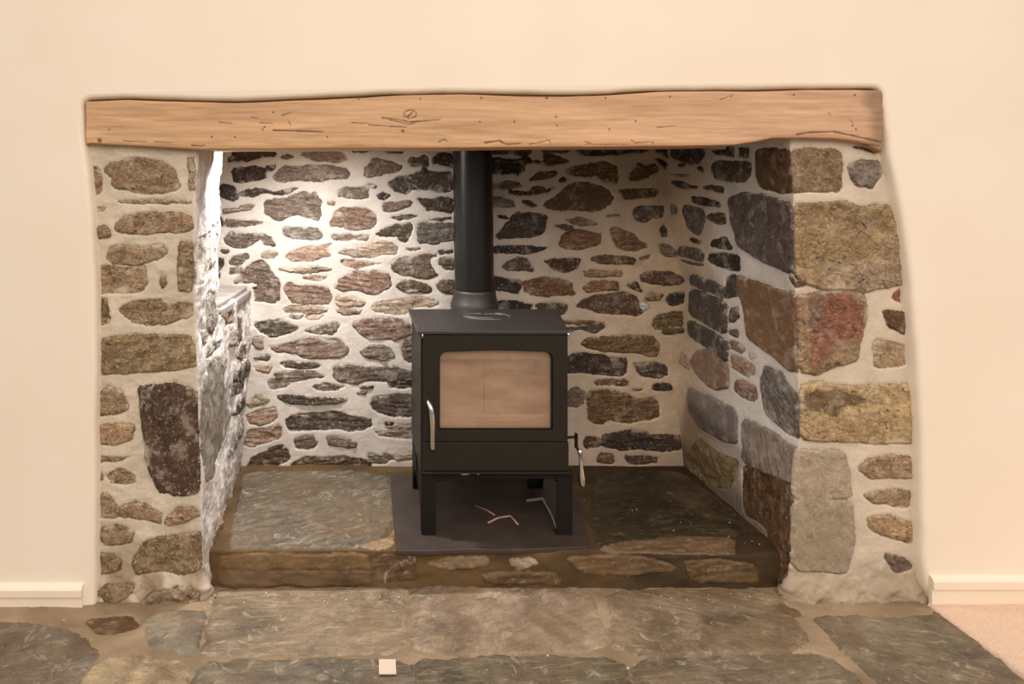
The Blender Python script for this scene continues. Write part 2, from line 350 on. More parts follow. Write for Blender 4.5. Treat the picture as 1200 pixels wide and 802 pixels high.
BACK = '''
A k 130,200 170,150 180,80 590,80 580,150 420,155 330,185 180,190
A k 175,270 400,245 490,265 500,235 590,220 560,280 500,290 490,350 400,375 200,385
A d 635,150 700,130 765,155 700,170
A m 820,130 850,90 1000,100 1200,110 1265,165 1190,205 1100,190 930,180 860,150
A m 560,340 600,290 650,240 800,235 1100,240 1250,260 1300,310 1270,350 1200,365 1100,350 1020,380 900,370 690,380 580,370
A k 60,440 110,415 190,430 230,540 180,560 130,540 70,510
A d 235,500 300,470 400,440 480,455 600,490 700,460 830,430 700,490 600,510 480,485 360,520
A m 470,590 500,550 680,540 850,470 900,500 960,490 1010,560 1010,700 980,740 880,710 800,680 700,700 610,750 480,690
A l 110,680 100,650 200,640 300,600 400,600 340,650 200,665
A m 100,800 110,740 220,740 300,760 470,770 300,810
A l 1070,570 1140,575 1130,605 1070,600
A k 30,800 60,710 90,740 85,800
B k 170,90 350,85 330,110 190,110
B m 290,330 290,250 350,210 370,165 550,195 650,230 650,270 600,300 500,310 430,330 340,345
B d 460,80 680,80 640,115 540,105
B d 705,200 740,155 800,160 850,130 890,150 895,240 830,225 740,240
B k 945,160 1000,110 1120,115 1120,240 1040,235 950,210
B k 840,258 870,265 850,285
B d 525,400 620,340 750,320 850,300 960,290 1130,300 1130,470 850,465 740,455 700,500 600,480
B l 330,405 400,425 395,440
B m 40,520 60,470 110,440 320,445 350,545 240,540
B k 420,515 460,480 540,515 500,540 440,540
B m 465,600 600,570 730,570 720,610 640,640 560,655 475,660
B d 800,540 900,545 1120,530 1120,680 1000,650 880,660 830,600
B d 550,720 680,695 800,705 700,735 620,740
B d 900,730 1000,725 1110,722 1000,748
B r -30,760 20,680 100,640 220,620 350,640 410,700 400,790 370,830 180,830 60,810 -20,800
C m 100,160 150,110 300,110 440,120 540,160 590,230 480,210 440,160 380,200 300,245 190,240 110,200
C g 640,100 660,50 800,60 960,60 1020,140 1000,170 760,170 650,130
C d 70,260 150,280 90,300
C k 40,340 90,340 100,400 60,460 50,560 10,540 20,420
C m 140,380 200,340 320,310 320,340 250,400 160,400
C m 150,490 160,430 250,430 230,470
C l 450,330 520,285 600,290 560,335
C m 190,580 300,460 380,390 450,370 510,430 620,560 620,740 520,755 400,750 370,620 420,600 330,570
C r 680,330 720,290 830,240 960,245 1110,200 1070,260 1110,325 1000,345 860,365 740,375
C l 610,440 700,430 850,435 980,420 1120,440 1000,462 850,464 690,464
C l 850,520 1000,520 1070,512 1040,550 900,540
C r 665,630 700,580 800,620 940,600 1060,610 1110,690 1090,770 900,765 740,750 690,690
D d 400,115 500,50 640,30 730,20 730,110 690,195 620,180 610,140 500,130
D g 790,200 800,10 1140,10 1140,175 1000,180 990,205
D m -10,150 30,120 340,135 325,180 200,170 20,170
D l 45,290 120,245 300,230 420,185 540,190 600,240 590,295 460,310 380,335 200,325
D d 690,250 760,255 830,252 740,272
D d 1010,282 1130,275 1130,295 1020,298
D m 540,390 620,340 760,325 900,300 970,320 900,345 920,420 980,490 1000,500 900,525 760,510 620,480 560,440
D d 1000,400 1020,350 1140,345 1140,450 1060,455
D r 85,360 220,370 460,395 380,405 280,430 100,425
D r 15,620 60,530 150,490 390,460 520,480 550,590 480,650 420,690 300,680 220,640 100,645
D b 600,600 650,550 760,560 900,610 930,660 720,650 640,640
D d 970,590 1020,545 1140,550 1140,660 1090,680 1000,650
F l 520,100 560,40 780,20 1000,0 1150,30 1160,60 1050,80 900,80 850,140 760,155 640,130 560,125
F l 200,60 200,-10 330,-20 470,40 420,75 260,75
F l 200,110 270,95 440,105 400,138 270,148
F r 340,250 430,195 560,180 740,185 880,220 890,330 800,370 720,390 640,370 480,360 400,310
F g 400,500 500,430 660,440 750,540 640,580 500,550
F m 800,500 830,400 960,390 960,600 850,590
F m 160,640 280,620 500,650 680,630 960,690 965,760 700,780 600,760 400,800 220,790 160,720
F d 680,790 960,770 960,840 700,830
E d 300,20 330,0 540,0 500,40 400,30
E l 580,110 640,85 860,75 990,100 980,130 850,135 700,130 600,130
E l 620,175 760,155 740,188
E l 780,185 860,155 960,155 900,192
E d 290,240 440,205 540,210 720,280 650,320 560,355 460,360 360,310
E m 770,310 860,265 960,250 1090,240 1040,340 900,330
E m 430,450 560,440 690,400 800,370 960,370 1080,390 1190,460 1190,520 1080,550 940,550 780,555 690,510 520,510
E l 260,380 380,360 390,480 330,470
E m 290,540 440,545 430,570 320,570
E l 290,640 460,640 430,695 330,680
E d 550,610 640,595 780,610 930,630 880,645 700,650 600,645
E m 500,710 600,695 720,680 880,690 970,735 860,750 620,780 520,760
E m 440,790 490,760 580,780 640,800 600,830 460,850
G m 860,30 960,10 1150,20 1090,50 930,50
G d 510,120 570,100 760,100 900,130 1180,140 1120,170 1000,200 800,185 620,185
G l 230,180 340,80 460,150 400,180 260,210
G r 230,300 330,270 500,220 525,290 460,350 350,380 250,370
G d 605,360 660,310 860,280 1000,260 1250,320 1410,330 1410,400 1200,450 1050,420 800,430 640,440
G r 200,560 260,440 420,430 540,390 550,500 440,540 280,590
G m 700,510 860,490 900,560 850,600 690,610
G m 990,500 1180,500 1280,560 1250,590 1150,600 1010,585
G p 230,780 300,690 460,640 620,620 640,700 480,780
G d 440,620 560,585 560,605 460,635
G b 650,780 760,700 930,690 1120,680 1200,700 1400,740 1400,810 660,810
H k 410,40 440,20 540,25 480,50
H m 390,80 480,70 460,100 390,100
H d 520,180 560,130 740,110 970,110 970,300 740,305 640,280 540,250
H k 620,380 660,360 740,375 660,390
H l 560,450 760,440 970,430 970,520 750,510 600,490
H l 640,400 760,395 970,385 970,410 780,425
H m 480,740 500,660 600,690 680,650 750,700 640,750 540,750
H l 720,700 760,650 970,650 960,700 780,720
I k 70,110 130,80 400,80 410,120 360,150 300,125 180,120
I k -10,200 130,170 320,180 380,150 430,200 380,220 340,290 300,325 240,300 180,315 -10,305
I b 440,200 550,200 540,100 500,75 700,75 790,80 740,105 560,110 600,130 780,190 650,215 560,230
I k 830,75 1540,75 1500,105 1300,120 1150,135 960,140 880,120
I d 400,370 480,310 560,300 670,300 660,330 560,360 460,360
I b 760,280 860,230 1070,200 1160,210 1230,260 1240,350 1220,390 1120,385 1040,330 920,330 800,310
I k 690,370 715,350 745,375
I g -10,390 240,385 330,410 250,430 150,440 -10,460
I b 410,480 430,435 540,435 560,460 640,435 570,485 480,505
I k 210,478 400,482 410,497 220,500
I b 525,600 700,480 800,420 960,395 1020,410 1150,480 1190,530 1160,600 1090,650 940,660 700,650 590,630 c=.35
I g -10,530 130,535 250,560 260,615 -10,630
I d 345,570 400,570 480,605 430,630
I k 110,710 180,705 210,740
K d 100,130 160,60 230,-40 280,-80 440,-85 570,-50 555,40 520,120 400,155 110,150
I m 740,735 980,735 1050,790 820,780
J b 290,350 350,270 380,200 450,240 540,220 570,280 460,350 320,375
J b 200,465 300,465 370,450 540,455 570,480 540,530 400,545 260,550
J k 550,170 610,190 665,230 640,260 600,220
J d 330,680 380,620 480,610 620,620 620,710 520,730 440,765 370,750
J l 90,700 210,697 100,718
J k 540,70 640,75 650,160 620,120 560,100
K B 680,200 720,120 840,80 900,85 1030,100 1080,110 1060,215 880,250 760,265 720,250
K d 640,35 740,30 820,60 740,72
K k -10,250 190,230 560,230 590,250 480,285 320,290 -10,280
K d 155,420 210,380 300,340 380,350 440,460 380,460 260,460 200,450
K p 540,370 600,345 760,340 880,350 860,430 800,470 740,490 620,440
K b 985,350 1040,315 1300,320 1390,350 1370,400 1200,385 1060,385
K t 910,460 1270,460 1250,515 930,510
K B 900,620 960,580 1150,550 1240,560 1240,640 950,650
K k 0,600 0,510 200,540 330,550 340,630 290,670 170,640 0,640
K B 340,560 540,520 800,560 830,690 640,695 560,700 420,690 350,660
K k 0,750 300,745 430,780 420,830 0,820
K d 460,790 560,760 700,760 760,800 720,870 560,850
M p 170,70 230,20 330,-20 480,-45 730,-35 780,130 740,150 520,145 390,130 280,90 160,90
L B 120,70 190,50 340,120 480,240 420,250 350,275 250,260 180,230 150,150
L d 580,80 620,20 660,90 650,150 600,140
L d 700,40 760,50 805,100 790,150 720,110
L m 575,210 680,210 720,320 640,320 590,280
L b 410,350 430,330 500,315 440,355
L p 400,510 480,480 700,480 830,530 780,580 600,590 480,590 420,550
L k 270,590 340,570 400,620 430,670 330,630
L b 450,730 500,670 620,680 580,740
L k 650,740 690,670 830,660 830,750 760,790 670,780
L w 395,765 440,755 480,800 440,830 395,810 h=.004
M y 870,260 900,200 1000,150 1160,130 1170,250 1000,280 900,290
M b 970,310 1020,290 1160,280 1160,320 1000,340
M d 0,290 200,270 420,260 430,270 350,320 200,290 0,330
M b 0,210 300,215 430,238 300,242 0,225
M b 210,430 250,370 370,370 500,360 740,350 880,360 930,420 920,520 820,530 700,510 560,500 330,480 250,460
M k 20,580 120,520 250,520 420,530 520,570 640,570 640,680 580,720 460,710 200,705 20,695
M d 700,605 900,615 1010,640 1020,720 920,755 750,710 720,650
M b 340,795 380,775 650,775 640,810 350,820
N k 880,50 900,0 1040,0 1060,50 920,55
N k 690,62 800,48 750,72
N m 20,200 100,60 180,30 240,80 220,190 150,215
N b 270,110 300,60 420,45 640,100 760,150 900,140 940,180 940,310 860,350 760,340 660,375 540,350 480,330 410,380 330,375 280,330
N k 310,340 340,250 450,220 470,320 410,370
N k 400,580 420,480 600,440 820,450 860,490 900,560 840,620 780,600 600,610 500,600
N b 230,560 260,500 400,530 380,600 250,600
N p 860,480 1130,485 1150,540 1140,620 1000,625 850,620 890,550
N b 350,740 380,650 500,660 520,740 430,750
N p 620,690 700,700 780,680 930,700 920,740 660,745
'''
REV_R = '''
J k 680,140 690,80 790,70 980,70 1000,130 940,220 840,215 740,180
J d 740,215 820,220 800,240 745,240
J k 925,250 960,235 990,260 985,300 950,280
J d 1065,280 1080,210 1150,185 1440,200 1440,320 1380,390 1200,375 1100,360
J k 1060,100 1100,85 1250,75 1250,120 1110,135
Q k 0,60 50,60 50,120 0,115
Q d 75,65 140,70 130,125 80,115
J l 680,310 780,315 880,320 800,340 700,325
J d 685,390 740,375 940,430 920,455 760,430
J d 985,440 1060,415 1180,440 1170,490 1060,460
J k 880,525 960,530 1130,580 1150,610 1040,620 940,590 890,570
J m 670,650 690,600 750,620 740,700 690,690
L G 790,-100 820,-160 900,-140 990,-120 1010,-30 960,120 900,120 840,60
J p 1010,720 1060,680 1190,690 1200,780 1140,790
L k 840,170 900,160 990,200 930,205
L d 745,290 780,225 960,270 1000,310 980,370 860,340 760,310
L k 1050,230 1060,180 1200,150 1260,250 1200,260
L k 1020,360 1040,300 1180,290 1330,330 1330,470 1130,420
L d 770,360 900,390 1000,410 850,400
O s 245,-75 600,65 595,165 250,35 ang=-.3 h=.012 c=.35
O s 245,60 592,192 580,510 235,315 ang=-.3 h=.012 c=.35
O s 225,350 585,550 585,760 420,640 230,500 ang=-.3 h=.012 c=.35
O d 590,380 600,250 670,240 690,330 640,390
O m 590,490 600,450 670,450 670,520
O m 590,560 640,560 735,630 710,670 600,640
O l 770,670 850,700 810,745 780,720
O r 600,760 600,680 690,700 780,790 780,900 680,860
R d 0,200 0,80 60,60 75,180 30,195
P r 190,100 150,20 180,-40 270,-60 390,40 390,185 320,205 250,170 c=.4
P r 20,-60 80,-60 150,20 150,80 60,10
P r 400,60 420,0 500,20 550,60 550,110 460,90
P r 420,200 440,130 560,170 575,250 540,270 460,240
P g 130,240 150,180 300,250 440,320 445,540 340,510 220,440 150,340 ang=-.4 c=.35
P g 480,370 600,420 720,490 835,570 840,720 790,800 700,750 600,710 480,640 ang=1.2 c=.6
P o 120,640 200,500 330,600 450,650 450,740 380,820 200,760
T b 100,-80 300,10 400,20 385,400 350,640 300,600 260,440 240,310 180,250 100,210 ang=1.4
Q b 175,75 310,70 380,78 392,330 290,325 200,300 170,210 ang=1.2 c=.6
Q G 20,370 100,320 260,350 415,400 418,800 360,790 190,720 80,650 40,520 ang=-.6 h=.008 c=.7
Q k 60,600 140,560 330,780 200,715 ang=-.6 h=.004
R B 60,60 180,95 300,140 445,165 452,630 380,625 260,530 130,430 110,260 ang=.5 h=.008 c=.4
P g 590,160 610,40 730,90 750,160 880,240 880,510 760,470 640,370 610,300 ang=.8
'''
FRONT_R = '''
Q o 365,75 680,70 685,320 470,325 375,330 ang=0 wob=1
Q O 395,390 600,385 690,375 800,410 880,395 960,400 1000,500 1040,700 1060,860 900,895 820,915 600,905 405,845 ang=.2 h=.01
R B 415,180 480,172 560,160 640,140 760,135 815,180 820,330 790,420 775,560 640,600 540,640 430,632 ang=.3 h=.01
S O 430,110 520,85 760,110 1110,95 1120,200 1120,440 900,455 700,440 430,430 ang=.1 h=.008
S b 480,150 600,120 780,150 820,200 700,230 640,290 520,260 h=.009
S c 380,500 430,480 690,490 730,620 740,772 380,772 ang=.4 h=.006 c=.45
S c 380,776 742,776 760,1000 740,1120 700,1210 380,1190 ang=.9 h=.007 c=.4
Q g 720,180 790,130 900,140 915,220 860,310 770,290 730,230 h=.007
Q b 730,55 900,85 870,100
R R 985,190 1020,150 1065,160 1060,230 1000,220
R b 920,270 1080,275 1090,370 1050,410 960,370
R t 870,470 900,445 1060,480 1090,540 1080,590 880,610
R m 350,80 440,110 470,130 400,135
S q 780,600 830,530 950,515 1110,530 1110,650 1000,655 850,655
T q 820,100 980,60 1100,90 1100,140 1060,180 960,150 860,140
T q 830,240 960,220 1100,270 1090,380 960,350 860,310
T m 930,450 1050,470 1090,520 1000,560
'''
FRONT_L = '''
U t 185,200 220,145 380,110 560,140 650,190 700,310 660,330 540,350 400,345 280,325 230,300 240,250
U t 80,190 130,175 160,240 155,340 90,370
U t 740,110 790,110 800,200 800,330 750,330
U t 100,450 190,450 170,470 110,475
U t 270,400 480,400 640,396 780,415 600,418 300,420
U t 255,580 300,520 420,480 640,480 760,500 800,580 720,620 480,625 270,605
U t 120,580 190,570 230,640 130,655
U t 190,790 220,710 300,690 430,715 570,700 600,740 560,790 400,840 240,830
V t 680,230 680,-100 770,-90 790,60 770,240
V t 145,250 145,90 180,60 320,80 450,60 475,180 420,240 290,250
V t 550,170 570,115 600,130 600,190 570,230
V b 145,290 200,285 220,440 150,465
V t 290,360 360,320 560,290 760,310 770,400 620,455 480,465 380,440 320,400
V o 145,570 240,540 380,530 760,530 800,640 800,740 600,770 400,790 150,790
W t 135,190 200,125 290,140 350,280 280,320 140,330
W t 130,520 130,400 220,380 380,385 375,480 260,525
W t 120,640 120,570 180,610 380,600 280,640
W p 405,130 620,105 760,140 815,180 820,480 835,760 815,840 690,860 540,840 470,640 440,380 415,220 ang=1.45 h=.009
W t 190,740 290,680 380,730 390,780 240,790
W t 120,780 120,660 180,740 150,800
X t 130,60 200,50 290,180 250,210 130,200
X t 250,190 340,120 430,110 560,180 560,250 420,220
X t 590,240 680,140 790,150 830,200 720,250 620,265
X t 130,300 250,260 380,300 370,380 250,400 180,390
X o 450,380 560,340 760,310 830,310 840,560 700,590 540,560 400,590 370,520
X t 130,450 240,455 300,500 290,560 180,590 130,560
X o 150,700 200,640 400,640 380,700 240,760
X o 440,740 540,670 760,660 830,700 820,780 640,790 480,790
'''
REV_L = '''
V W 790,200 780,-90 900,-160 950,-130 920,60 850,180 ang=1.3
V V 880,500 890,250 940,260 950,440 920,530 ang=1.4
V r 960,360 1040,370 1040,440 1000,470
V V 850,600 850,500 870,480 880,580
V V 1020,600 1030,500 1060,480 1060,600
V m 1070,620 1080,420 1110,420 1110,560
V V 860,680 970,570 960,610 880,690
E m 130,560 180,470 230,440 235,540 190,590
E d 100,740 200,620 250,580 250,700 180,790 110,790
G d 100,300 150,200 210,110 215,200 140,290
G m 100,120 90,30 140,0 220,0 170,80
W V 835,180 870,-30 930,-60 980,-20 1000,150 1020,330 1010,440 940,600 890,760 850,780 835,500 ang=1.4 c=.4
W V 1000,620 1060,480 1120,380 1100,440 1050,560
U V 900,560 940,480 950,560 930,600
X r 900,330 1000,100 1020,200 1000,330 930,420
'''
# ------------------------------------------------------------------ walls
def tab(z, ys, pxs, Y):
    zz = np.array([EYE - (y - CY) * (D + Y) / F for y in ys]); xx = np.array([(p - CX) * (D + Y) / F for p in pxs])
    i = np.argsort(zz)
    return np.interp(z, zz[i], xx[i])

def XL(Y, z):
    f = tab(z, (100, 175, 330, 450, 570, 700), (229, 229, 229, 232, 237, 239), 0)
    b = tab(z, (100, 300, 400, 480, 548, 640), (294, 294, 293, 288, 283, 280), DEPTH)
    t = np.clip(Y / DEPTH, 0, 1)
    x = f * (1 - t) + b * t
    return x + .02 * np.exp(-(z / .2) ** 2) * sstep(Y / .08) * (1 - sstep((Y - .1) / .35))

def XR(Y, z):
    f = tab(z, (100, 175, 225, 330, 430, 510, 560, 640, 700), (924, 926, 930, 932, 936, 937, 932, 927, 924), 0)
    mid = tab(z, (150, 250, 400, 590), (853, 854, 854, 856), .353)
    b = tab(z, (100, 200, 260, 300, 330, 390, 440, 480, 548, 640), (780, 782, 785, 792, 802, 802, 794, 794, 802, 804), DEPTH)
    t1 = np.clip(Y / .353, 0, 1); t2 = np.clip((Y - .353) / (DEPTH - .353), 0, 1)
    return np.where(Y < .353, f * (1 - t1) + mid * t1, mid * (1 - t2) + b * t2)

def hit(XF, px, py):
    a = (px - CX) / F; bb = (py - CY) / F
    lo, hi = D, D + DEPTH + .1
    g = lambda t: abs(a * t) - abs(float(XF(np.array(t - D), np.array(EYE - bb * t))))
    ts = np.linspace(lo, hi, 161); v = [g(t) for t in ts]
    for i in range(160):
        if v[i] <= 0 <= v[i + 1] or v[i] >= 0 >= v[i + 1]:
            t = ts[i] + (ts[i + 1] - ts[i]) * abs(v[i]) / (abs(v[i]) + abs(v[i + 1]) + 1e-9)
            return (t - D, EYE - bb * t)
    t = lo if abs(v[0]) < abs(v[-1]) else hi
    return (t - D, EYE - bb * t)

def fl(px, py):
    x, z = at(px, py, 0); return (x - float(XL(np.array(0.), np.array(z))), z)
def fr(px, py):
    x, z = at(px, py, 0); return (-(x - float(XR(np.array(0.), np.array(z)))), z)

def fillers(stones, x0, x1, z0, z1, cols, seed, w=(.06, .2), h=(.03, .07), ok=lambda x, z: True):
    """courses of rubble where nothing was traced (behind the stove, above the beam)"""
    rnd = random.Random(seed); z = z0; boxes = []
    for p, _, _ in stones:
        boxes.append((min(q[0] for q in p), max(q[0] for q in p), min(q[1] for q in p), max(q[1] for q in p)))
    while z < z1:
        hh = rnd.uniform(*h); x = x0 + rnd.uniform(0, .05)
        while x < x1:
            ww = rnd.uniform(*w)
            b = (x, x + ww, z, z + hh)
            if ok(x + ww / 2, z + hh / 2) and not any(b[0] < q[1] + .005 and b[1] > q[0] - .005 and b[2] < q[3] + .003 and b[3] > q[2] - .003 for q in boxes):
                j = lambda: rnd.uniform(-.008, .008)
                poly = [(x + j(), z + hh * .5 + j()), (x + ww * .2, z + hh + j() * .5), (x + ww * .75, z + hh + j()), (x + ww + j(), z + hh * .6), (x + ww * .85, z + j() * .5), (x + ww * .25, z + j() * .5)]
                stones.append((poly, rnd.choice(cols), {}))
            x += ww + rnd.uniform(.015, .035)
        z += hh + rnd.uniform(.014, .026)

def lerp3(a, b, t): return srgb(a)[None, None] * (1 - t[..., None]) + srgb(b)[None, None] * t[..., None]

ZT = 1.50
back_st = read(BACK, lambda x, y: at(x, y, DEPTH))
fillers(back_st, .18, .86, .13, .85, 'dmkb', 3, ok=lambda x, z: .24 < x < .83)
fillers(back_st, -.8, 1.4, 1.37, ZT, 'dkm', 4)
fillers(back_st, .385, .56, .80, 1.36, 'dmk', 12, w=(.05, .11), h=(.025, .055), ok=lambda x, z: .40 < x < .535)
fillers(back_st, -.82, -.56, .1, ZT, 'dm', 6)
G = .0033
def pos_back(U, V):
    P = np.zeros(U.shape + (3,)); P[..., 0] = U; P[..., 1] = DEPTH; P[..., 2] = V; return P
def mc_back(U, V):
    t = sstep((U - .45) / .75)  # mortar dims and warms to the right: lamp falloff put into its colour
    return lerp3((203, 195, 185), (184, 164, 138), t)
def soot(U, V): return 0
wall_back = sheet('wall_back', np.arange(-.85, 1.42, G), np.arange(.05, ZT, G), pos_back, back_st, mc_back, M_back, wob=.0045, hrange=(-.006, .007), edge=.006, grow_=.0032)

# left pier
st = read(FRONT_L, fl) + read(REV_L, lambda x, y: hit(XL, x, y))
fillers(st, -.9, -.37, .0, ZT, 'to', 8)
usL = np.concatenate([np.arange(-.75, -.34, .02), np.arange(-.34, DEPTH + .04, G)])
def pos_left(U, V):
    P = np.zeros(U.shape + (3,))
    Y = np.maximum(U, 0)
    X = XL(Y, V) + np.minimum(U, 0)
    niche = (U > .27) & (V > .802)
    P[..., 0] = np.where(niche, X - .33, X); P[..., 1] = Y; P[..., 2] = V
    return P
def mc_left(U, V):
    t = sstep((U + .012) / .02)
    c = lerp3((208, 197, 176), (230, 226, 221), t)
    st_ = sstep(.5 + 1.6 * fbm(U * 40, V * 9, 79, 4))[..., None] * (U > 0)[..., None] * .35
    c = c * (1 - st_) + srgb((140, 130, 122))[None, None] * st_
    low = (sstep((.30 - V) / .3) * sstep(.8 + fbm(U * 20, V * 20, 80, 4)))[..., None]
    return c * (1 - .75 * low) + srgb((124, 96, 66))[None, None] * .75 * low
def ext_left(U, V): return (.028 + .02 * fbm(U * 20, V * 30, 83, 3)) * np.exp(-(V / .05) ** 2) * (U < 0.02) + .008 * fbm(U * 26, V * 34, 84, 4) * sstep((.15 - V) / .1) + (.014 * fbm(U * 16, V * 9, 77, 4) + .006 * fbm(U * 70, V * 14, 78, 3)) * sstep(U / .02)
wall_left = sheet('wall_left', usL, np.arange(-.01, ZT, G), pos_left, st, mc_left, M_left, blur=3, extra=ext_left, mort=.004, strat=.3)

PATCH_R = '''
R R 580,170 650,155 740,200 795,260 790,390 690,445 600,490 540,590 480,580 490,420 560,300 570,220 k=.95
R t 415,170 480,180 490,640 430,640 k=.75 soft=.01
R t 660,130 830,130 830,400 800,380 800,240 730,180 k=.85 soft=.006
R o 540,620 600,515 700,455 800,400 780,580 640,640 k=.9 soft=.006
R G 480,180 570,165 560,290 490,380 k=.7
S b 450,150 600,120 780,160 820,200 700,230 640,300 520,260 450,240 k=.85
S O 460,260 560,300 900,250 900,440 460,430 k=.6
Q y 400,390 600,385 800,420 960,450 940,560 600,470 410,480 k=.5
Q l 560,760 700,720 1040,700 1060,900 600,920 k=.55
Q l 410,180 450,190 440,320 400,320 k=.4
S l 400,700 730,720 740,1100 400,1100 k=.35
'''
# right pier
st = read(FRONT_R, fr) + read(REV_R, lambda x, y: hit(XR, x, y))
fillers(st, -.9, -.45, .0, ZT, 'to', 9)
usR = np.concatenate([np.arange(-.9, -.42, .02), np.arange(-.42, DEPTH + .04, G)])
def pos_right(U, V):
    P = np.zeros(U.shape + (3,)); Y = np.maximum(U, 0)
    P[..., 0] = XR(Y, V) - np.minimum(U, 0); P[..., 1] = Y; P[..., 2] = V
    return P
def mc_right(U, V):
    c = lerp3((212, 200, 180), (210, 202, 193), sstep((U + .01) / .03))
    c2 = lerp3((206, 196, 186), (186, 165, 138), sstep((U - .3) / .3))  # rear mortar carries on the back wall's painted warm falloff
    c = np.where((U > .3)[..., None], c2, c)
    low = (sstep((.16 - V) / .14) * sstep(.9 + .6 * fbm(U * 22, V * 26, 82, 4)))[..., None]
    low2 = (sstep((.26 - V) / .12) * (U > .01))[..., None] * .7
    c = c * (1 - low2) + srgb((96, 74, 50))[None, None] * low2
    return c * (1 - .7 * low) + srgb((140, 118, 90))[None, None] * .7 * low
def ext_right(U, V): return (.03 + .02 * fbm(U * 20, V * 30, 83, 3)) * np.exp(-(V / .045) ** 2) * (U < 0.02) + .008 * fbm(U * 26, V * 34, 84, 4) * sstep((.15 - V) / .1)
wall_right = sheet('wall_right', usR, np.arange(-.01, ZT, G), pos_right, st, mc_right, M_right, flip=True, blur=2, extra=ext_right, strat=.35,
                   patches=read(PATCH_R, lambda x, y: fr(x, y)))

# ------------------------------------------------------------------ generic mesh helpers
def link(name, bm, mat, parent=None, smooth=False, bevel=0, origin=None, seg=2):
    me = bpy.data.meshes.new(name)
    org = Vector((0, 0, 0)); q = parent
    while q is not None: org += q.location; q = q.parent
    if origin is not None: org = Vector(origin)
    bmesh.ops.recalc_face_normals(bm, faces=bm.faces)
    for v in bm.verts: v.co -= org
    bm.to_mesh(me); bm.free()
    o = bpy.data.objects.new(name, me); COL.objects.link(o)
    if parent is not None: o.parent = parent
    else: o.location = org
    if parent is not None: o.location = (0, 0, 0)
    for m in (mat if isinstance(mat, (list, tuple)) else [mat]): me.materials.append(m)
    if smooth:
        for p in me.polygons: p.use_smooth = True
    if bevel:
        b = o.modifiers.new('bevel', 'BEVEL'); b.width = bevel; b.segments = seg; b.limit_method = 'ANGLE'; b.angle_limit = .6
        for p in me.polygons: p.use_smooth = True
        w = o.modifiers.new('wn', 'WEIGHTED_NORMAL'); w.keep_sharp = True
    return o

def box(bm, x0, x1, y0, y1, z0, z1):
    v = [bm.verts.new(c) for c in ((x0, y0, z0), (x1, y0, z0), (x1, y1, z0), (x0, y1, z0), (x0, y0, z1), (x1, y0, z1), (x1, y1, z1), (x0, y1, z1))]
    for f in ((0, 3, 2, 1), (4, 5, 6, 7), (0, 1, 5, 4), (1, 2, 6, 5), (2, 3, 7, 6), (3, 0, 4, 7)): bm.faces.new([v[i] for i in f])

def prism(bm, loops, y0, y1):
    """loops of (x,z): first the outline, then holes; extruded from y0 to y1"""
    tris = tessellate_polygon([[Vector((x, z, 0)) for x, z in L] for L in loops])
    flat = [p for L in loops for p in L]
    a = [bm.verts.new((x, y0, z)) for x, z in flat]; b = [bm.verts.new((x, y1, z)) for x, z in flat]
    for t in tris:
        bm.faces.new([a[i] for i in t]); bm.faces.new([b[i] for i in reversed(t)])
    k = 0
    for L in loops:
        n = len(L)
        for i in range(n):
            j = (i + 1) % n
            bm.faces.new((a[k + i], a[k + j], b[k + j], b[k + i]))
        k += n

def tube(bm, pts, r, seg=12, cap=True):
    pts = [Vector(p) for p in pts]; n = len(pts); rings = []
    rs = r if isinstance(r, (list, tuple)) else [r] * n
    up = Vector((0.13, 0.2, 1)).normalized()
    for i, p in enumerate(pts):
        t = (pts[min(i + 1, n - 1)] - pts[max(i - 1, 0)]).normalized()
        a = t.cross(up)
        if a.length < .2: a = t.cross(Vector((1, 0, 0)))
        a.normalize(); b = t.cross(a).normalized(); 
        rings.append([bm.verts.new(p + (a * math.cos(2 * math.pi * j / seg) + b * math.sin(2 * math.pi * j / seg)) * rs[i]) for j in range(seg)])
    for i in range(n - 1):
        for j in range(seg):
            k = (j + 1) % seg
            bm.faces.new((rings[i][j], rings[i][k], rings[i + 1][k], rings[i + 1][j]))
    if cap: bm.faces.new(rings[0]); bm.faces.new(rings[-1])

def lathe(bm, prof, cx, cy, seg=48, cap=False):
    rings = [[bm.verts.new((cx + r * math.cos(2 * math.pi * j / seg), cy + r * math.sin(2 * math.pi * j / seg), z)) for j in range(seg)] for r, z in prof]
    for i in range(len(prof) - 1):
        for j in range(seg):
            k = (j + 1) % seg
            bm.faces.new((rings[i][j], rings[i][k], rings[i + 1][k], rings[i + 1][j]))
    if cap: bm.faces.new(rings[0]); bm.faces.new(rings[-1])

def rrect(x0, x1, z0, z1, rt, rb, arch=0, n=7):
    pts = []
    for cx, cz, a0, r in ((x1 - rb, z0 + rb, -90, rb), (x1 - rt, z1 - rt, 0, rt), (x0 + rt, z1 - rt, 90, rt), (x0 + rb, z0 + rb, 180, rb)):
        for i in range(n):
            a = math.radians(a0 + 90 * i / (n - 1)); pts.append((cx + r * math.cos(a), cz + r * math.sin(a)))
        if a0 == 0 and arch:
            for i in range(1, 10):
                t = i / 10; x = x1 - rt + (x0 - x1 + 2 * rt) * t
                pts.append((x, z1 + arch * 4 * t * (1 - t)))
    return pts

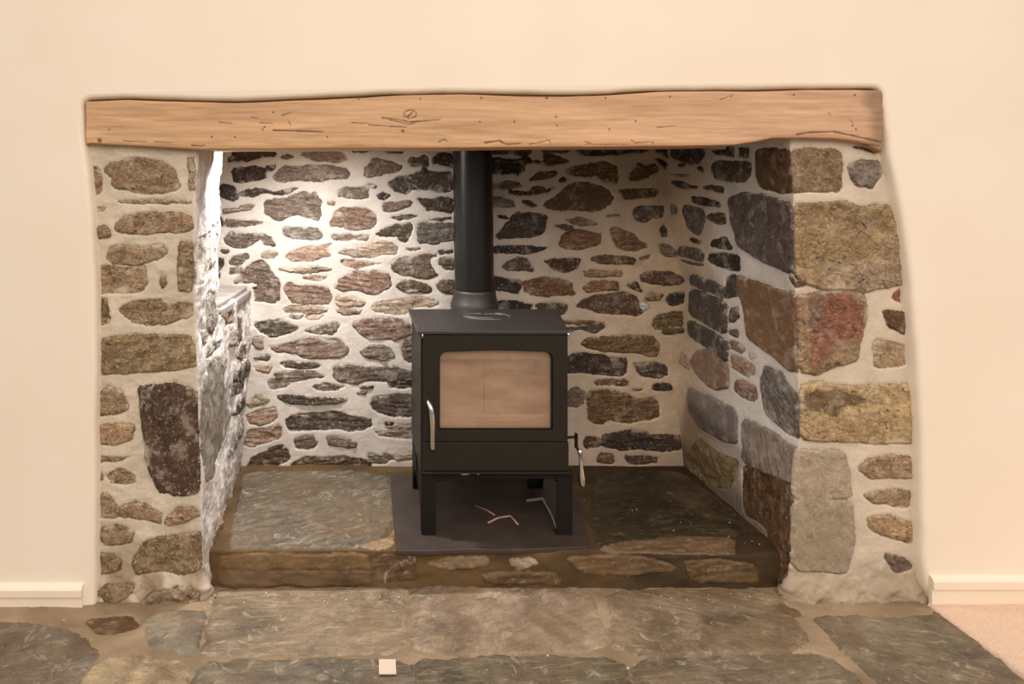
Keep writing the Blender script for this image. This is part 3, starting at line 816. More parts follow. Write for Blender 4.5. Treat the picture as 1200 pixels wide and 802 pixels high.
# ------------------------------------------------------------------ plaster wall around the opening
YP = -.04
outl = [(112, 725), (112, 600), (112.5, 480), (113, 400), (112, 330), (109, 270), (105, 215), (101, 185), (98, 165), (96, 140), (97, 117),
        (120, 115.5), (160, 115), (200, 116.5), (260, 118), (300, 117.5), (350, 115.5), (400, 112.5), (450, 110.5), (500, 108.5), (540, 108), (600, 109.5), (660, 110), (700, 109.5), (740, 107.5),
        (780, 105.5), (830, 105), (880, 105), (940, 103.5), (1000, 103), (1033, 103.5), (1037, 130), (1042, 180), (1049, 215), (1055, 245), (1062, 290), (1068, 340), (1073, 400), (1077, 470), (1079, 540), (1080, 620), (1081, 660), (1086, 690), (1093, 703), (1097, 725)]
# refine + round
def resample(pts, step):
    out = []
    for a, b in zip(pts[:-1], pts[1:]):
        n = max(1, int(math.hypot(b[0] - a[0], b[1] - a[1]) / step))
        for i in range(n): out.append((a[0] + (b[0] - a[0]) * i / n, a[1] + (b[1] - a[1]) * i / n))
    out.append(pts[-1]); return out
hole = [at(x, y, YP) for x, y in outl]
hole = resample(hole, .012)
for _ in range(2):
    hole = [hole[0]] + [tuple((hole[i - 1][k] + 2 * hole[i][k] + hole[i + 1][k]) / 4 for k in (0, 1)) for i in range(1, len(hole) - 1)] + [hole[-1]]
rj = random.Random(2)
hole = [(x + float(fbm(np.array(z * 14.), np.array(x * 14.), 5)) * .003, z + float(fbm(np.array(x * 12.), np.array(z * 12.), 8)) * .003) for x, z in hole]
hole[0] = (hole[0][0], -.01); hole[-1] = (hole[-1][0], -.01)
hn = []
for i in range(len(hole)):
    a = hole[max(i - 1, 0)]; b = hole[min(i + 1, len(hole) - 1)]
    tx, tz = b[0] - a[0], b[1] - a[1]; L = math.hypot(tx, tz) + 1e-9
    hn.append((-tz / L, tx / L))        # outward (away from the opening)
bm = bmesh.new()
rings = []
for off, y in ((-.002, .012), (0, -.012), (.0012, -.026), (.004, -.034), (.009, -.0388), (.016, YP)):
    rings.append([bm.verts.new((p[0] + n[0] * off, y, p[1] + n[1] * off)) for p, n in zip(hole, hn)])
for a, b in zip(rings[:-1], rings[1:]):
    for i in range(len(hole) - 1): bm.faces.new((a[i], a[i + 1], b[i + 1], b[i]))
edge = [(v.co.x, v.co.z) for v in rings[-1]]
poly = [(-2.2, -.01)] + edge + [(3.2, -.01), (3.2, 2.4), (-2.2, 2.4)]
vs = [bm.verts.new((-2.2, YP, -.01))] + rings[-1] + [bm.verts.new((3.2, YP, -.01)), bm.verts.new((3.2, YP, 2.4)), bm.verts.new((-2.2, YP, 2.4))]
for t in tessellate_polygon([[Vector((x, z, 0)) for x, z in poly]]): bm.faces.new([vs[i] for i in t])
# back of the chimney breast, so the wall has its thickness
bx = [bm.verts.new(c) for c in ((-2.2, .1, -.01), (3.2, .1, -.01), (3.2, .1, 2.4), (-2.2, .1, 2.4))]
bm.faces.new((vs[-2], vs[-1], bx[3], bx[2])); bm.faces.new((vs[0], bx[0], bx[3], vs[-1])); bm.faces.new((vs[-3], vs[-2], bx[2], bx[1]))
wf = link('wall_front', bm, M_plaster)
for p in wf.data.polygons:
    if p.area < .0008: p.use_smooth = True
wf['kind'] = 'structure'
# recess top
bm = bmesh.new(); box(bm, -.9, 1.6, .06, DEPTH + .06, ZT - .01, ZT + .03)
c = link('ceiling', bm, M_dark); c['kind'] = 'structure'

# ------------------------------------------------------------------ oak lintel
tz_, bz_ = [], []
for x, y in ((96, 119), (120, 118), (150, 117), (200, 118.5), (260, 120), (300, 119.5), (350, 117.5), (400, 115), (450, 112.5), (500, 110.5), (540, 110), (600, 112), (660, 112.5), (700, 111.5), (740, 109.5), (770, 107.5), (830, 107), (880, 107), (940, 105.5), (1000, 105), (1034, 105.5)):
    tz_.append(at(x, y, -.032))
for x, y in ((96, 163), (101, 169), (150, 171), (200, 173.5), (235, 175.5), (300, 175), (400, 174.5), (500, 174.5), (560, 173.5), (700, 172.5), (800, 172), (860, 171), (885, 167), (905, 162.5), (940, 162), (980, 163), (1005, 166), (1020, 172), (1038, 181)):
    bz_.append(at(x, y, -.032))
tx = np.array(tz_); bx_ = np.array(bz_)
BX0, BX1 = at(97.5, 0, -.032)[0], at(1037, 0, -.032)[0]
YB = .19
vsec = np.concatenate([np.linspace(0, 1, 16)[:-1], 1 + np.linspace(0, 1, 66)[:-1], 2 + np.linspace(0, 1, 16)])
def pos_beam(U, V):
    zt = np.interp(U, tx[:, 0], tx[:, 1]); zb = np.interp(U, bx_[:, 0], bx_[:, 1])
    e = np.clip(np.minimum(U - BX0, BX1 - U) / .008, 0, 1); e = np.sqrt(np.clip(1 - (1 - e) ** 2, 0, 1))
    yf = -.032 * (.0 + 1) + .006 * fbm(U * 3, V * 2, 5, 2)
    f1 = np.clip(V, 0, 1); f2 = np.clip(V - 1, 0, 1); f3 = np.clip(V - 2, 0, 1)
    Y = YB + (yf - YB) * f1 + (YB - yf) * f3
    Z = zb + (zt - zb) * f2
    zc = (zb + zt) / 2; yc = (YB + yf) / 2
    P = np.zeros(U.shape + (3,)); P[..., 0] = U; P[..., 1] = yc + (Y - yc) * e; P[..., 2] = zc + (Z - zc) * e
    return P
cr = []
def stroke(o, s, pts, w):
    P = [(o[0] + x / s, o[1] + y / s) for x, y in pts]
    for (x0, y0), (x1, y1) in zip(P[:-1], P[1:]):
        L = math.hypot(x1 - x0, y1 - y0) + 1e-6; nx, ny = -(y1 - y0) / L * w, (x1 - x0) / L * w
        cr.append([(x0 - (x1 - x0) / L * w, y0), (x0 + nx, y0 + ny), (x1 + nx * .6, y1 + ny * .6), (x1 + (x1 - x0) / L * w, y1), (x1 - nx * .6, y1 - ny * .6), (x0 - nx, y0 - ny)])
def dot(o, s, x, y, r=1.5):
    cx, cy = o[0] + x / s, o[1] + y / s
    cr.append([(cx + r * math.cos(k * 1.047), cy + r * math.sin(k * 1.047)) for k in range(6)])
o1, s1 = (80, 90), 2.5
for p in ((850, 65), (1032, 65), (118, 155), (488, 177), (600, 105), (758, 177), (420, 177), (570, 155), (575, 148)): dot(o1, s1, *p)
dot(o1, s1, 90, 187, 3.2); dot(o1, s1, 980, 160, 2.2)
for pts, w in (([(440, 133), (480, 137)], .8), ([(535, 119), (556, 122)], .9), ([(560, 135), (600, 137)], .8), ([(600, 157), (670, 159), (745, 162)], 1.3), ([(625, 114), (655, 105)], .8), ([(645, 130), (652, 145)], .8),
               ([(830, 135), (880, 137)], .8), ([(880, 141), (940, 146), (990, 148)], 1.0), ([(918, 120), (980, 128), (1000, 133), (1090, 126)], 1.1), ([(940, 126), (1000, 140), (1030, 130)], .9),
               ([(982, 110), (990, 100), (1008, 97), (1020, 106), (1018, 118), (1000, 123), (986, 118), (982, 110)], .9), ([(994, 118), (1010, 102)], 1.3),
               ([(1085, 192), (1100, 183), (1112, 190)], 1.0), ([(360, 201), (390, 203), (400, 200)], 1.0), ([(160, 188), (230, 192)], .8), ([(60, 196), (120, 200)], .8), ([(250, 190), (300, 194)], .6)): stroke(o1, s1, pts, w)
o1, s1 = (560, 90), 2.4
for p in ((10, 60), (195, 58), (360, 60), (540, 57), (712, 55), (887, 52), (1058, 52), (5, 128), (103, 127), (220, 113), (370, 148), (445, 125), (1053, 138), (1063, 148), (222, 138)): dot(o1, s1, *p)
dot(o1, s1, 195, 59, 2.2)
for pts, w in (([(505, 143), (560, 138)], .7), ([(680, 65), (705, 56)], .7), ([(895, 163), (930, 157), (1000, 155), (1050, 165), (1090, 174)], 1.4), ([(1090, 174), (1135, 184)], 1.6), ([(20, 186), (60, 180), (80, 190), (120, 188)], 1.3),
               ([(60, 178), (70, 188)], 1.5), ([(145, 190), (170, 186), (200, 178), (205, 190)], .8), ([(300, 182), (320, 188)], .8), ([(430, 178), (440, 186), (490, 184), (492, 192)], .8), ([(985, 100), (992, 112)], .7), ([(1045, 120), (1056, 132)], .7), ([(300, 190), (420, 192)], .6), ([(1020, 184), (1130, 194)], 1.3)): stroke(o1, s1, pts, w)
def beam_uv(px, py):
    x, z = at(px, py, -.032)
    zt = np.interp(x, tx[:, 0], tx[:, 1]); zb = np.interp(x, bx_[:, 0], bx_[:, 1])
    return (x, z)
# cracks are traced in metres on the front face; convert the v axis to height above the lower edge
def wood_sheet():
    us = np.arange(BX0, BX1 + .0015, .0028)
    U, V = np.meshgrid(us, vsec)
    P = pos_beam(U, V)
    for _ in range(2):
        Q = P.copy(); Q[1:-1] = (P[:-2] + P[1:-1] * 2 + P[2:]) / 4; P = Q
    sd = np.full(U.shape, -.02)
    xs, zs = P[..., 0], P[..., 2]; front = (V >= 1) & (V <= 2)
    for poly in cr:
        p = [at(x, y, -.032) for x, y in poly]
        x0 = min(q[0] for q in p) - .012; x1 = max(q[0] for q in p) + .012
        i0, i1 = np.searchsorted(us, [x0, x1])
        if i1 <= i0: continue
        s = seg_sd(xs[:, i0:i1], zs[:, i0:i1], p)
        s = np.where(front[:, i0:i1], s, -.02)
        sd[:, i0:i1] = np.maximum(sd[:, i0:i1], s)
    N = np.cross(np.gradient(P, axis=1), np.gradient(P, axis=0)); N /= np.linalg.norm(N, axis=2, keepdims=True) + 1e-12
    H = .0035 * fbm(xs * 3, zs * 18 + P[..., 1] * 14, 61, 4) + .0012 * fbm(xs * 9, zs * 90, 62, 3) - .0012 * sstep((sd + .001) / .002)
    P = P + N * H[..., None]
    nv, nu = U.shape
    me = bpy.data.meshes.new('oak_lintel'); me.vertices.add(nu * nv); me.vertices.foreach_set('co', P.reshape(-1))
    g = np.arange(nu * nv).reshape(nv, nu)
    q = np.stack([g[:-1, :-1], g[:-1, 1:], g[1:, 1:], g[1:, :-1]], -1).reshape(-1, 4)
    q = np.concatenate([q, np.stack([g[-1, :-1], g[-1, 1:], g[0, 1:], g[0, :-1]], -1)])
    me.loops.add(q.size); me.loops.foreach_set('vertex_index', q.reshape(-1).astype(np.int32))
    me.polygons.add(len(q)); me.polygons.foreach_set('loop_start', (np.arange(len(q)) * 4).astype(np.int32)); me.polygons.foreach_set('loop_total', np.full(len(q), 4, np.int32))
    me.update(calc_edges=True); me.polygons.foreach_set('use_smooth', np.ones(len(q), bool))
    a = me.attributes.new('sd', 'FLOAT', 'POINT'); a.data.foreach_set('value', sd.astype(np.float32).reshape(-1))
    zt = np.interp(U, tx[:, 0], tx[:, 1]); zb = np.interp(U, bx_[:, 0], bx_[:, 1])
    f = (zs - zb) / (zt - zb)
    base = lerp3((204, 166, 128), (206, 170, 138), sstep((U - .3) / 1.2))
    wane = sstep((.30 + .12 * fbm(U * 4, V * 0, 71, 3) - f) / .06) * sstep((.75 - U) / .6 + .2 * fbm(U * 5, V * 0, 12, 2))
    base = base * (1 - .3 * wane[..., None]) + srgb((232, 196, 150))[None, None] * .3 * wane[..., None]
    grey = sstep((U - (BX1 - .07) + .03 * fbm(V * 4, U * 6, 3, 2)) / .05)[..., None]
    base = base * (1 - .6 * grey) + srgb((120, 96, 74))[None, None] * .6 * grey
    dk = sstep((.10 + .05 * fbm(U * 9, V * 0, 74, 3) - f) / .06)[..., None] * .35
    base = base * (1 - dk) + srgb((150, 100, 58))[None, None] * dk
    a = me.attributes.new('mcol', 'FLOAT_COLOR', 'POINT'); a.data.foreach_set('color', np.concatenate([base, np.ones(U.shape + (1,))], -1).astype(np.float32).reshape(-1))
    me.materials.append(M_wood)
    o = bpy.data.objects.new('oak_lintel', me); COL.objects.link(o)
    return o
lin = wood_sheet()
lin['label'] = 'long sanded honey oak beam with cracks and nail holes spanning the top of the fireplace opening'
lin['category'] = 'beam'

# ------------------------------------------------------------------ hearth
def hz(px, py):
    x, y = on_floor(px, py, HEARTH_Z); return (x, HEARTH_Z + y - HEARTH_Y)
def riser(px, py):
    x, z = at(px, py, HEARTH_Y); return (x, z)
hs = []
def add(lst, conv, col_, pts, **opt): lst.append(([conv(*p) for p in pts], col_, opt))
add(hs, hz, 'H', [(268, 643), (300, 642), (375, 644), (432, 641), (450, 630), (461, 612), (459, 575), (452, 558), (420, 553), (287, 553), (276, 600)], h=.004, ang=.5)
add(hs, hz, 't', [(420, 641), (455, 630), (462, 618), (462, 640), (440, 644)], h=.002)
add(hs, hz, 'Z', [(700, 642), (690, 600), (700, 553), (795, 551), (850, 590), (880, 620), (850, 632), (780, 640)], h=.001, ang=.2, c=.3)  # right slab coloured darker than the rest of the hearth
add(hs, riser, 'Y', [(258, 650), (430, 648), (434, 668), (256, 668)], h=.003, c=.4)
add(hs, riser, 'b', [(256, 668), (434, 668), (434, 688), (254, 688)], h=.002, c=.4)
add(hs, riser, 'b', [(435, 652), (485, 650), (490, 680), (440, 684)], h=.0)
add(hs, riser, 't', [(500, 660), (540, 652), (572, 654), (570, 664), (520, 668)], h=.006)
add(hs, riser, 'l', [(596, 655), (625, 652), (630, 660), (610, 668), (598, 664)], h=.006)
add(hs, riser, 'b', [(560, 670), (650, 668), (660, 686), (570, 686)], h=.003)
add(hs, riser, 'Y', [(660, 652), (760, 648), (800, 668), (690, 676)], h=.004, c=.6)
add(hs, riser, 'b', [(800, 652), (880, 655), (890, 684), (810, 682)], h=.002, c=.5)
add(hs, hz, 'Y', [(700, 646), (720, 628), (790, 622), (860, 630), (862, 646)], h=.003, c=.7)
def pos_h(U, V):
    P = np.zeros(U.shape + (3,)); P[..., 0] = U
    fy = HEARTH_Y + .008 * fbm(U * 6, U * 0, 88, 3)
    P[..., 1] = fy + np.maximum(V - HEARTH_Z, 0); P[..., 2] = np.minimum(V, HEARTH_Z)
    # rough mortared bank towards the right
    k = sstep((U - .65) / .4) * np.exp(-((V - HEARTH_Z) / .05) ** 2)
    P[..., 2] -= k * .012; P[..., 1] += 0
    return P
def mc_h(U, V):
    t = sstep((U - .5) / .5)  # mortar colour also darkens towards the right
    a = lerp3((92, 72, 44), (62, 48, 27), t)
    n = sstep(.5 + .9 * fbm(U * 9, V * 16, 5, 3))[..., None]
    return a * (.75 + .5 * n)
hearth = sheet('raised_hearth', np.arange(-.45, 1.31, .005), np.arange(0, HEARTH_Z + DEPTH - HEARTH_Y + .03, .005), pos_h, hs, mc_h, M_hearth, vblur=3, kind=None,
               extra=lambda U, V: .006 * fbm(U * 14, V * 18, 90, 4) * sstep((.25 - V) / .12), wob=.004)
hearth['label'] = 'low raised hearth of dark slate slabs and brown mortar under the stove'
hearth['category'] = 'hearth'

# flat plate under the stove
bm = bmesh.new()
pp = [(466, 646), (500, 646.5), (552, 644), (600, 645), (650, 643), (690, 641), (684, 600), (668, 566), (640, 556), (458, 556), (460, 600)]
pw = [on_floor(x, y, HEARTH_Z + .008) for x, y in pp]
lo = [bm.verts.new((x, y, HEARTH_Z - .004)) for x, y in pw]; hi = [bm.verts.new((x, y, HEARTH_Z + .0095)) for x, y in pw]
bm.faces.new(hi); bm.faces.new(lo)
for i in range(len(pw)):
    j = (i + 1) % len(pw); bm.faces.new((lo[i], lo[j], hi[j], hi[i]))
o = link('slate_slab', bm, M_slate, bevel=.002)
o['label'] = 'smooth grey slate slab lying on the hearth beneath the stove legs'; o['category'] = 'slab'

# ledge cap in the back left corner
bm = bmesh.new()
pts = [(-.745, .275), (-.445, .275), (-.425, .45), (-.405, .69), (-.745, .69)]
for z0, z1, s in ((.780, .806, .004), (.806, .822, -.012)):
    a = [bm.verts.new((x + (s if x > -.7 else 0), y + (0 if y > .3 else -s * .5), z0)) for x, y in pts]; b = [bm.verts.new((x + (s if x > -.7 else 0), y + (0 if y > .3 else -s * .5), z1)) for x, y in pts]
    bm.faces.new(a); bm.faces.new(b)
    for i in range(5): bm.faces.new((a[i], a[(i + 1) % 5], b[(i + 1) % 5], b[i]))
o = link('stone_ledge', bm, M_ledge, bevel=.004)
o['label'] = 'pale whitewashed slate ledge in the back left corner of the fireplace'; o['category'] = 'ledge'

# ------------------------------------------------------------------ floor
fs = []
def addf(c, pts, **k): add(fs, on_floor, c, pts, **k)
addf('D', [(-60, 728), (30, 733), (70, 738), (98, 748), (112, 772), (96, 790), (80, 830), (-80, 830)], ang=.3)
addf('b', [(100, 728), (150, 722), (160, 735), (120, 742)])
addf('D', [(171, 729), (196, 719), (241, 720), (224, 768), (176, 756)], ang=.4)
addf('F', [(118, 775), (150, 768), (214, 776), (222, 830), (90, 830), (98, 800)], ang=-.3)
addf('F', [(258, 691), (468, 689), (478, 764), (240, 768), (246, 730)], ang=.1)
addf('f', [(484, 691), (560, 690), (690, 692), (710, 764), (490, 768)], ang=.5)
addf('F', [(714, 695), (905, 692), (950, 760), (722, 767)], ang=-.4)
addf('D', [(236, 779), (330, 775), (478, 776), (496, 840), (215, 840)], ang=.1)
addf('D', [(484, 777), (600, 772), (728, 775), (745, 840), (502, 840)], ang=.1)
addf('D', [(742, 774), (860, 768), (965, 768), (1000, 790), (1025, 840), (755, 840)], ang=.1)
addf('D', [(955, 726), (1000, 724), (1040, 729), (1100, 722), (1165, 772), (1240, 840), (1060, 840), (1030, 800)], ang=-.5, raw=1)
addf('b', [(870, 705), (900, 700), (940, 720), (910, 722)])
# flags nearer the camera
rr = random.Random(11); y = -.60
while y > -3.1:
    hgt = rr.uniform(.35, .6); x = -2.2 + rr.uniform(0, .3)
    while x < 1.6:
        w = rr.uniform(.4, .8); x2 = min(x + w, 1.645)
        if x2 - x > .15:
            j = lambda: rr.uniform(-.012, .012)
            fs.append(([(x + j(), y + j()), (x2 + j(), y + j()), (x2 + j(), y - hgt + j()), (x + j(), y - hgt + j())], rr.choice('DFDf'), {}))
        x = x2 + .035
    y -= hgt + .035
def pos_f(U, V):
    P = np.zeros(U.shape + (3,)); P[..., 0] = U; P[..., 1] = V; P[..., 2] = 0; return P
def mc_f(U, V):
    n = sstep(.5 + .8 * fbm(U * 6, V * 7, 15, 4))
    return lerp3((126, 108, 84), (156, 136, 110), n)
fx = np.concatenate([np.arange(-2.3, -1.2, .05), np.arange(-1.2, 1.672, .006)])
fy = np.concatenate([np.arange(-3.2, -.62, .04), np.arange(-.62, .12, .005)])
floor = sheet('floor', fx, fy, pos_f, fs, mc_f, M_floor, wob=.006, relief=.002, rough=.45, mort=.003, edge=.006, grow_=.011)

# carpet to the right
bm = bmesh.new()
xs = np.concatenate([[1.668, 1.672, 1.68], np.linspace(1.7, 3.2, 20)]); ys = np.concatenate([np.linspace(-3.2, -.6, 12), np.linspace(-.55, -.045, 60)])
gv = [[bm.verts.new((x + .006 * float(fbm(np.array(y * 30.), np.array(0.), 2)), y, (-.012 if i == 0 else .004 if i == 1 else .009) + .002 * float(fbm(np.array(x * 40.), np.array(y * 40.), 3)))) for i, x in enumerate(xs)] for y in ys]
for a, b in zip(gv[:-1], gv[1:]):
    for i in range(len(xs) - 1): bm.faces.new((a[i], a[i + 1], b[i + 1], b[i]))
o = link('carpet', bm, M_carpet, smooth=True)
o['label'] = 'pinkish beige carpet meeting the edge of the slate floor at the right'; o['category'] = 'carpet'

# ------------------------------------------------------------------ baseboards
def baseboard(name, x0, x1, ztop, zmid, end_at):
    bm = bmesh.new()
    prof = [(YP + .001, -.008), (YP - .012, -.008), (YP - .012, zmid - .002), (YP - .010, zmid), (YP - .019, zmid + .002), (YP - .019, ztop - .012), (YP - .014, ztop - .005), (YP - .006, ztop), (YP + .001, ztop)]
    a = [bm.verts.new((x0, y, z)) for y, z in prof]; b = [bm.verts.new((x1, y, z)) for y, z in prof]
    n = len(prof)
    for i in range(n): bm.faces.new((a[i], a[(i + 1) % n], b[(i + 1) % n], b[i]))
    bm.faces.new(a); bm.faces.new(list(reversed(b)))
    o = link(name, bm, M_gloss_white, bevel=.0012); o['kind'] = 'structure'; return o
baseboard('baseboard_left', -2.2, at(96, 0, -.055)[0], at(0, 687, -.055)[1], at(0, 701, -.055)[1], 1)
baseboard('baseboard_right', at(1093, 0, -.055)[0], 3.2, at(0, 677, -.055)[1], at(0, 692, -.055)[1], -1)

# ------------------------------------------------------------------ stove
SY = .122
SZ = HEARTH_Z + .0095
def sp(px, py, dy=0): return at(px, py, SY + dy)
xl, xr = sp(493, 0)[0], sp(665.5, 0)[0]
ztop = sp(0, 387.5)[1]
yb = SY + .37
stove = bpy.data.objects.new('wood_stove', None); COL.objects.link(stove)
stove.location = ((xl + xr) / 2, SY + .18, SZ)
stove['label'] = 'black steel wood burning stove with beige window and tall black flue pipe on the hearth'
stove['category'] = 'stove'
z_body0 = sp(0, 553)[1]
z_leg_side = sp(0, 590)[1]
tp = .012
# body shell: two sides, back, bottom, inner top
bm = bmesh.new()
box(bm, xl, xl + .006, SY + .004, yb, z_body0 - .004, ztop - tp)
box(bm, xr - .006, xr, SY + .004, yb, z_body0 - .004, ztop - tp)
box(bm, xl + .005, xr - .005, yb - .006, yb, z_body0 - .004, ztop - tp)
box(bm, xl + .005, xr - .005, SY + .02, yb - .005, z_body0 - .004, z_body0 + .004)
box(bm, xl + .005, xr - .005, SY + .02, yb - .005, ztop - tp - .010, ztop - tp - .002)
body = link('body', bm, M_iron, stove, bevel=.001)
# top plate, slightly wider at the back
bm = bmesh.new()
xbl, xbr = at(479.5, 0, yb - SY + SY)[0], at(648, 0, yb)[0]
plan = [(xl - .010, SY - .006), (xr + .002, SY - .006), (xr + .012, SY + .05), (xbr + .012, yb - .02), (xbr, yb + .002), (xl - .012, yb + .002)]
a = [bm.verts.new((x, y, ztop - tp)) for x, y in plan]; b = [bm.verts.new((x, y, ztop)) for x, y in plan]
bm.faces.new(b); bm.faces.new(a)
for i in range(len(plan)): bm.faces.new((a[i], a[(i + 1) % len(plan)], b[(i + 1) % len(plan)], b[i]))
top = link('top_plate', bm, M_iron_top, stove, bevel=.0025)
# raised emblem cast in the top plate: two arcs sweeping round a small bird-like swirl
fcx, fcy = at(556, 0, .585)[0], .585
M_worn = plain('worn raised casting', (118, 112, 108), .45)
bm = bmesh.new()
ex, ey = .458, .355
def arc(a0, a1, rx, ry, ox=0, oy=0, n=16): return [(ex + ox + rx * math.cos(math.radians(a0 + (a1 - a0) * i / n)), ey + oy + ry * math.sin(math.radians(a0 + (a1 - a0) * i / n)), ztop + .0008) for i in range(n + 1)]
for q in (arc(150, 300, .078, .060), arc(165, 290, .062, .040, -.004, .006), arc(-25, 60, .078, .060), arc(20, 140, .034, .026, .024, .014), arc(60, 170, .036, .026, -.03, .022)): tube(bm, q, .0017, 6)
link('emblem', bm, M_worn, top, smooth=True)
e_ = bpy.data.objects['emblem']
e_['label'] = 'raised emblem of sweeping curved lines'

# door with the rounded window
dx0, dx1 = sp(495.5, 0)[0], sp(664.5, 0)[0]
dz1, dz0 = sp(0, 392.5)[1], sp(0, 516.5)[1]
wx0, wx1 = sp(514.5, 0)[0], sp(647.5, 0)[0]; wz1, wz0 = sp(0, 411.5)[1], sp(0, 504)[1]
bm = bmesh.new()
win = rrect(wx0, wx1, wz0, wz1, .024, .006, .005)
prism(bm, [[(dx0, dz0), (dx1, dz0), (dx1, dz1), (dx0, dz1)], win], SY - .008, SY + .012)
door = link('door', bm, M_iron, stove, bevel=.0022)
bm = bmesh.new()
def grow(pts, d, cx, cz): return [(x + d * (1 if x > cx else -1), z + d * (1 if z > cz else -1)) for x, z in pts]
wc = ((wx0 + wx1) / 2, (wz0 + wz1) / 2)
inner = rrect(wx0 + .003, wx1 - .003, wz0 + .003, wz1 - .003, .022, .004, .005)
prism(bm, [rrect(wx0 - .0005, wx1 + .0005, wz0 - .0005, wz1 + .0005, .024, .006, .005), inner], SY + .000, SY + .010)
g = link('glass_seal', bm, M_iron_dark, door)
bm = bmesh.new(); prism(bm, [rrect(wx0 - .004, wx1 + .004, wz0 - .004, wz1 + .008, .02, .006)], SY + .0125, SY + .0165)
gl = link('glass', bm, M_glass, door)
# door handle
bm = bmesh.new()
hx0, hz1 = sp(501.5, 469.5); hx1, hz0 = sp(505.8, 523)
pts = [(hx0, SY - .008, hz1), (hx0, SY - .016, hz1), (hx0 + .003, SY - .026, hz1 - .006), (hx0 + .007, SY - .032, hz1 - .018), (hx0 + .009, SY - .033, hz1 - .034), (hx1, SY - .032, (hz0 + hz1) / 2), (hx1 + .001, SY - .031, hz0 + .005), (hx1 + .001, SY - .030, hz0)]
tube(bm, pts, [.0062, .007, .0075, .0078, .008, .008, .0078, .006], 14)
dh = link('handle', bm, M_chrome, door, smooth=True); dh['label'] = 'polished steel handle'
# hinge pins
bm = bmesh.new()
x, z = sp(665, 391); tube(bm, [(x, SY - .012, z - .006), (x, SY - .012, z + .004)], .004, 10)
link('hinge', bm, M_chrome, door, smooth=True)
bm = bmesh.new()
x, z = sp(494.8, 392); tube(bm, [(x, SY - .010, z - .010), (x, SY - .010, z + .003)], .002, 10)
link('hinge', bm, M_chrome, door, smooth=True)
# lower panel
bm = bmesh.new(); box(bm, sp(495, 0)[0], sp(666, 0)[0], SY - .006, SY + .012, sp(0, 551.5)[1], sp(0, 518)[1])
link('ash_panel', bm, M_iron, stove, bevel=.002)
bm = bmesh.new(); box(bm, sp(495, 0)[0], sp(668, 0)[0], SY - .014, SY + .01, sp(0, 553.8)[1], sp(0, 552)[1])
link('ash_lip', bm, M_iron, stove, bevel=.0006)
# apron under the body
bm = bmesh.new()
ap = [sp(495, 553.5), sp(668, 553.5), sp(671, 563), sp(652, 563), sp(640, 562), sp(560, 561), sp(545, 562.5), sp(525, 564), sp(512, 566), sp(495, 566)]
prism(bm, [ap], SY + .003, SY + .011)
link('apron', bm, M_iron_dark, stove, bevel=.001)
# legs
def leg(x0, x1, y0, y1, front):
    bm = bmesh.new(); w = x1 - x0
    s = 1 if front else -1
    zt = z_body0 - .003
    yA = y0 if front else y1
    # L-section: a face plate and a side plate that is cut away towards the foot
    outer_left = x0 < (xl + xr) / 2
    prism(bm, [[(x0 if outer_left else x0 + .002, zt), (x1 - (.002 if outer_left else 0), zt), (x1 - (.002 if outer_left else 0), SZ), (x0 + (.004 if outer_left else 0), SZ), (x0, SZ + .05)]], yA - .003, yA + .003)
    xa = x0 if outer_left else x1 - .005
    v = [(yA, zt), (yA + s * .20, zt), (yA + s * .20, z_leg_side), (yA + s * .055, z_leg_side - .004), (yA + s * .03, SZ + .02), (yA + s * .026, SZ), (yA, SZ)]
    a = [bm.verts.new((xa, y, z)) for y, z in v]; b = [bm.verts.new((xa + .005, y, z)) for y, z in v]
    bm.faces.new(a); bm.faces.new(b)
    for i in range(len(v)): bm.faces.new((a[i], a[(i + 1) % len(v)], b[(i + 1) % len(v)], b[i]))
    box(bm, x0 + .002, x1 - .002, min(yA, yA + s * .026), max(yA, yA + s * .026), SZ, SZ + .004)
    return link('leg', bm, M_iron_dark, stove)
lx0, lx1 = sp(494, 0)[0], sp(511.5, 0)[0]; rx0, rx1 = sp(652, 0)[0], sp(671, 0)[0]
leg(lx0, lx1, SY + .003, 0, True); leg(rx0, rx1, SY + .003, 0, True)
leg(lx0, lx1, 0, yb - .005, False); leg(rx0 - .006, rx1 - .006, 0, yb - .005, False)
# riddling lever at the right
bm = bmesh.new()
x, z = sp(667, 516); x2, _ = sp(677.5, 0); zb_ = sp(0, 530)[1]
tube(bm, [(x - .01, SY + .02, z), (x2 - .003, SY + .02, z + .003), (x2, SY + .02, z - .004), (x2 + .001, SY + .016, zb_ + .01), (x2 + .003, SY + .01, zb_)], .0042, 10)
box(bm, x2 - .004, x2 + .003, SY + .012, SY + .026, zb_ + .006, z + .014)
rl = link('riddling_lever', bm, M_iron_dark, stove, smooth=False)
bm = bmesh.new()
hx, hz_ = sp(680.3, 528); _, hb = sp(0, 573.5)
L = hz_ - hb
prof = [(.0005, 0), (.0052, .001), (.0056, .010), (.0056, .0135), (.0032, .0155), (.0036, .035), (.0052, .06), (.0074, .085), (.0080, .097), (.0066, .112), (.004, L - .001), (.0005, L)]
rings = []
n = len(prof); seg = 18
for r, d in prof:
    r = r * 1.35
    cx_ = hx + .010 * (d / L); rings.append([bm.verts.new((cx_ + r * math.cos(2 * math.pi * j / seg), SY + .008 + r * math.sin(2 * math.pi * j / seg), hz_ - d)) for j in range(seg)])
for i in range(n - 1):
    for j in range(seg): bm.faces.new((rings[i][j], rings[i][(j + 1) % seg], rings[i + 1][(j + 1) % seg], rings[i + 1][j]))
hd = link('handle', bm, M_chrome, rl, smooth=True); hd['label'] = 'polished steel drop handle'
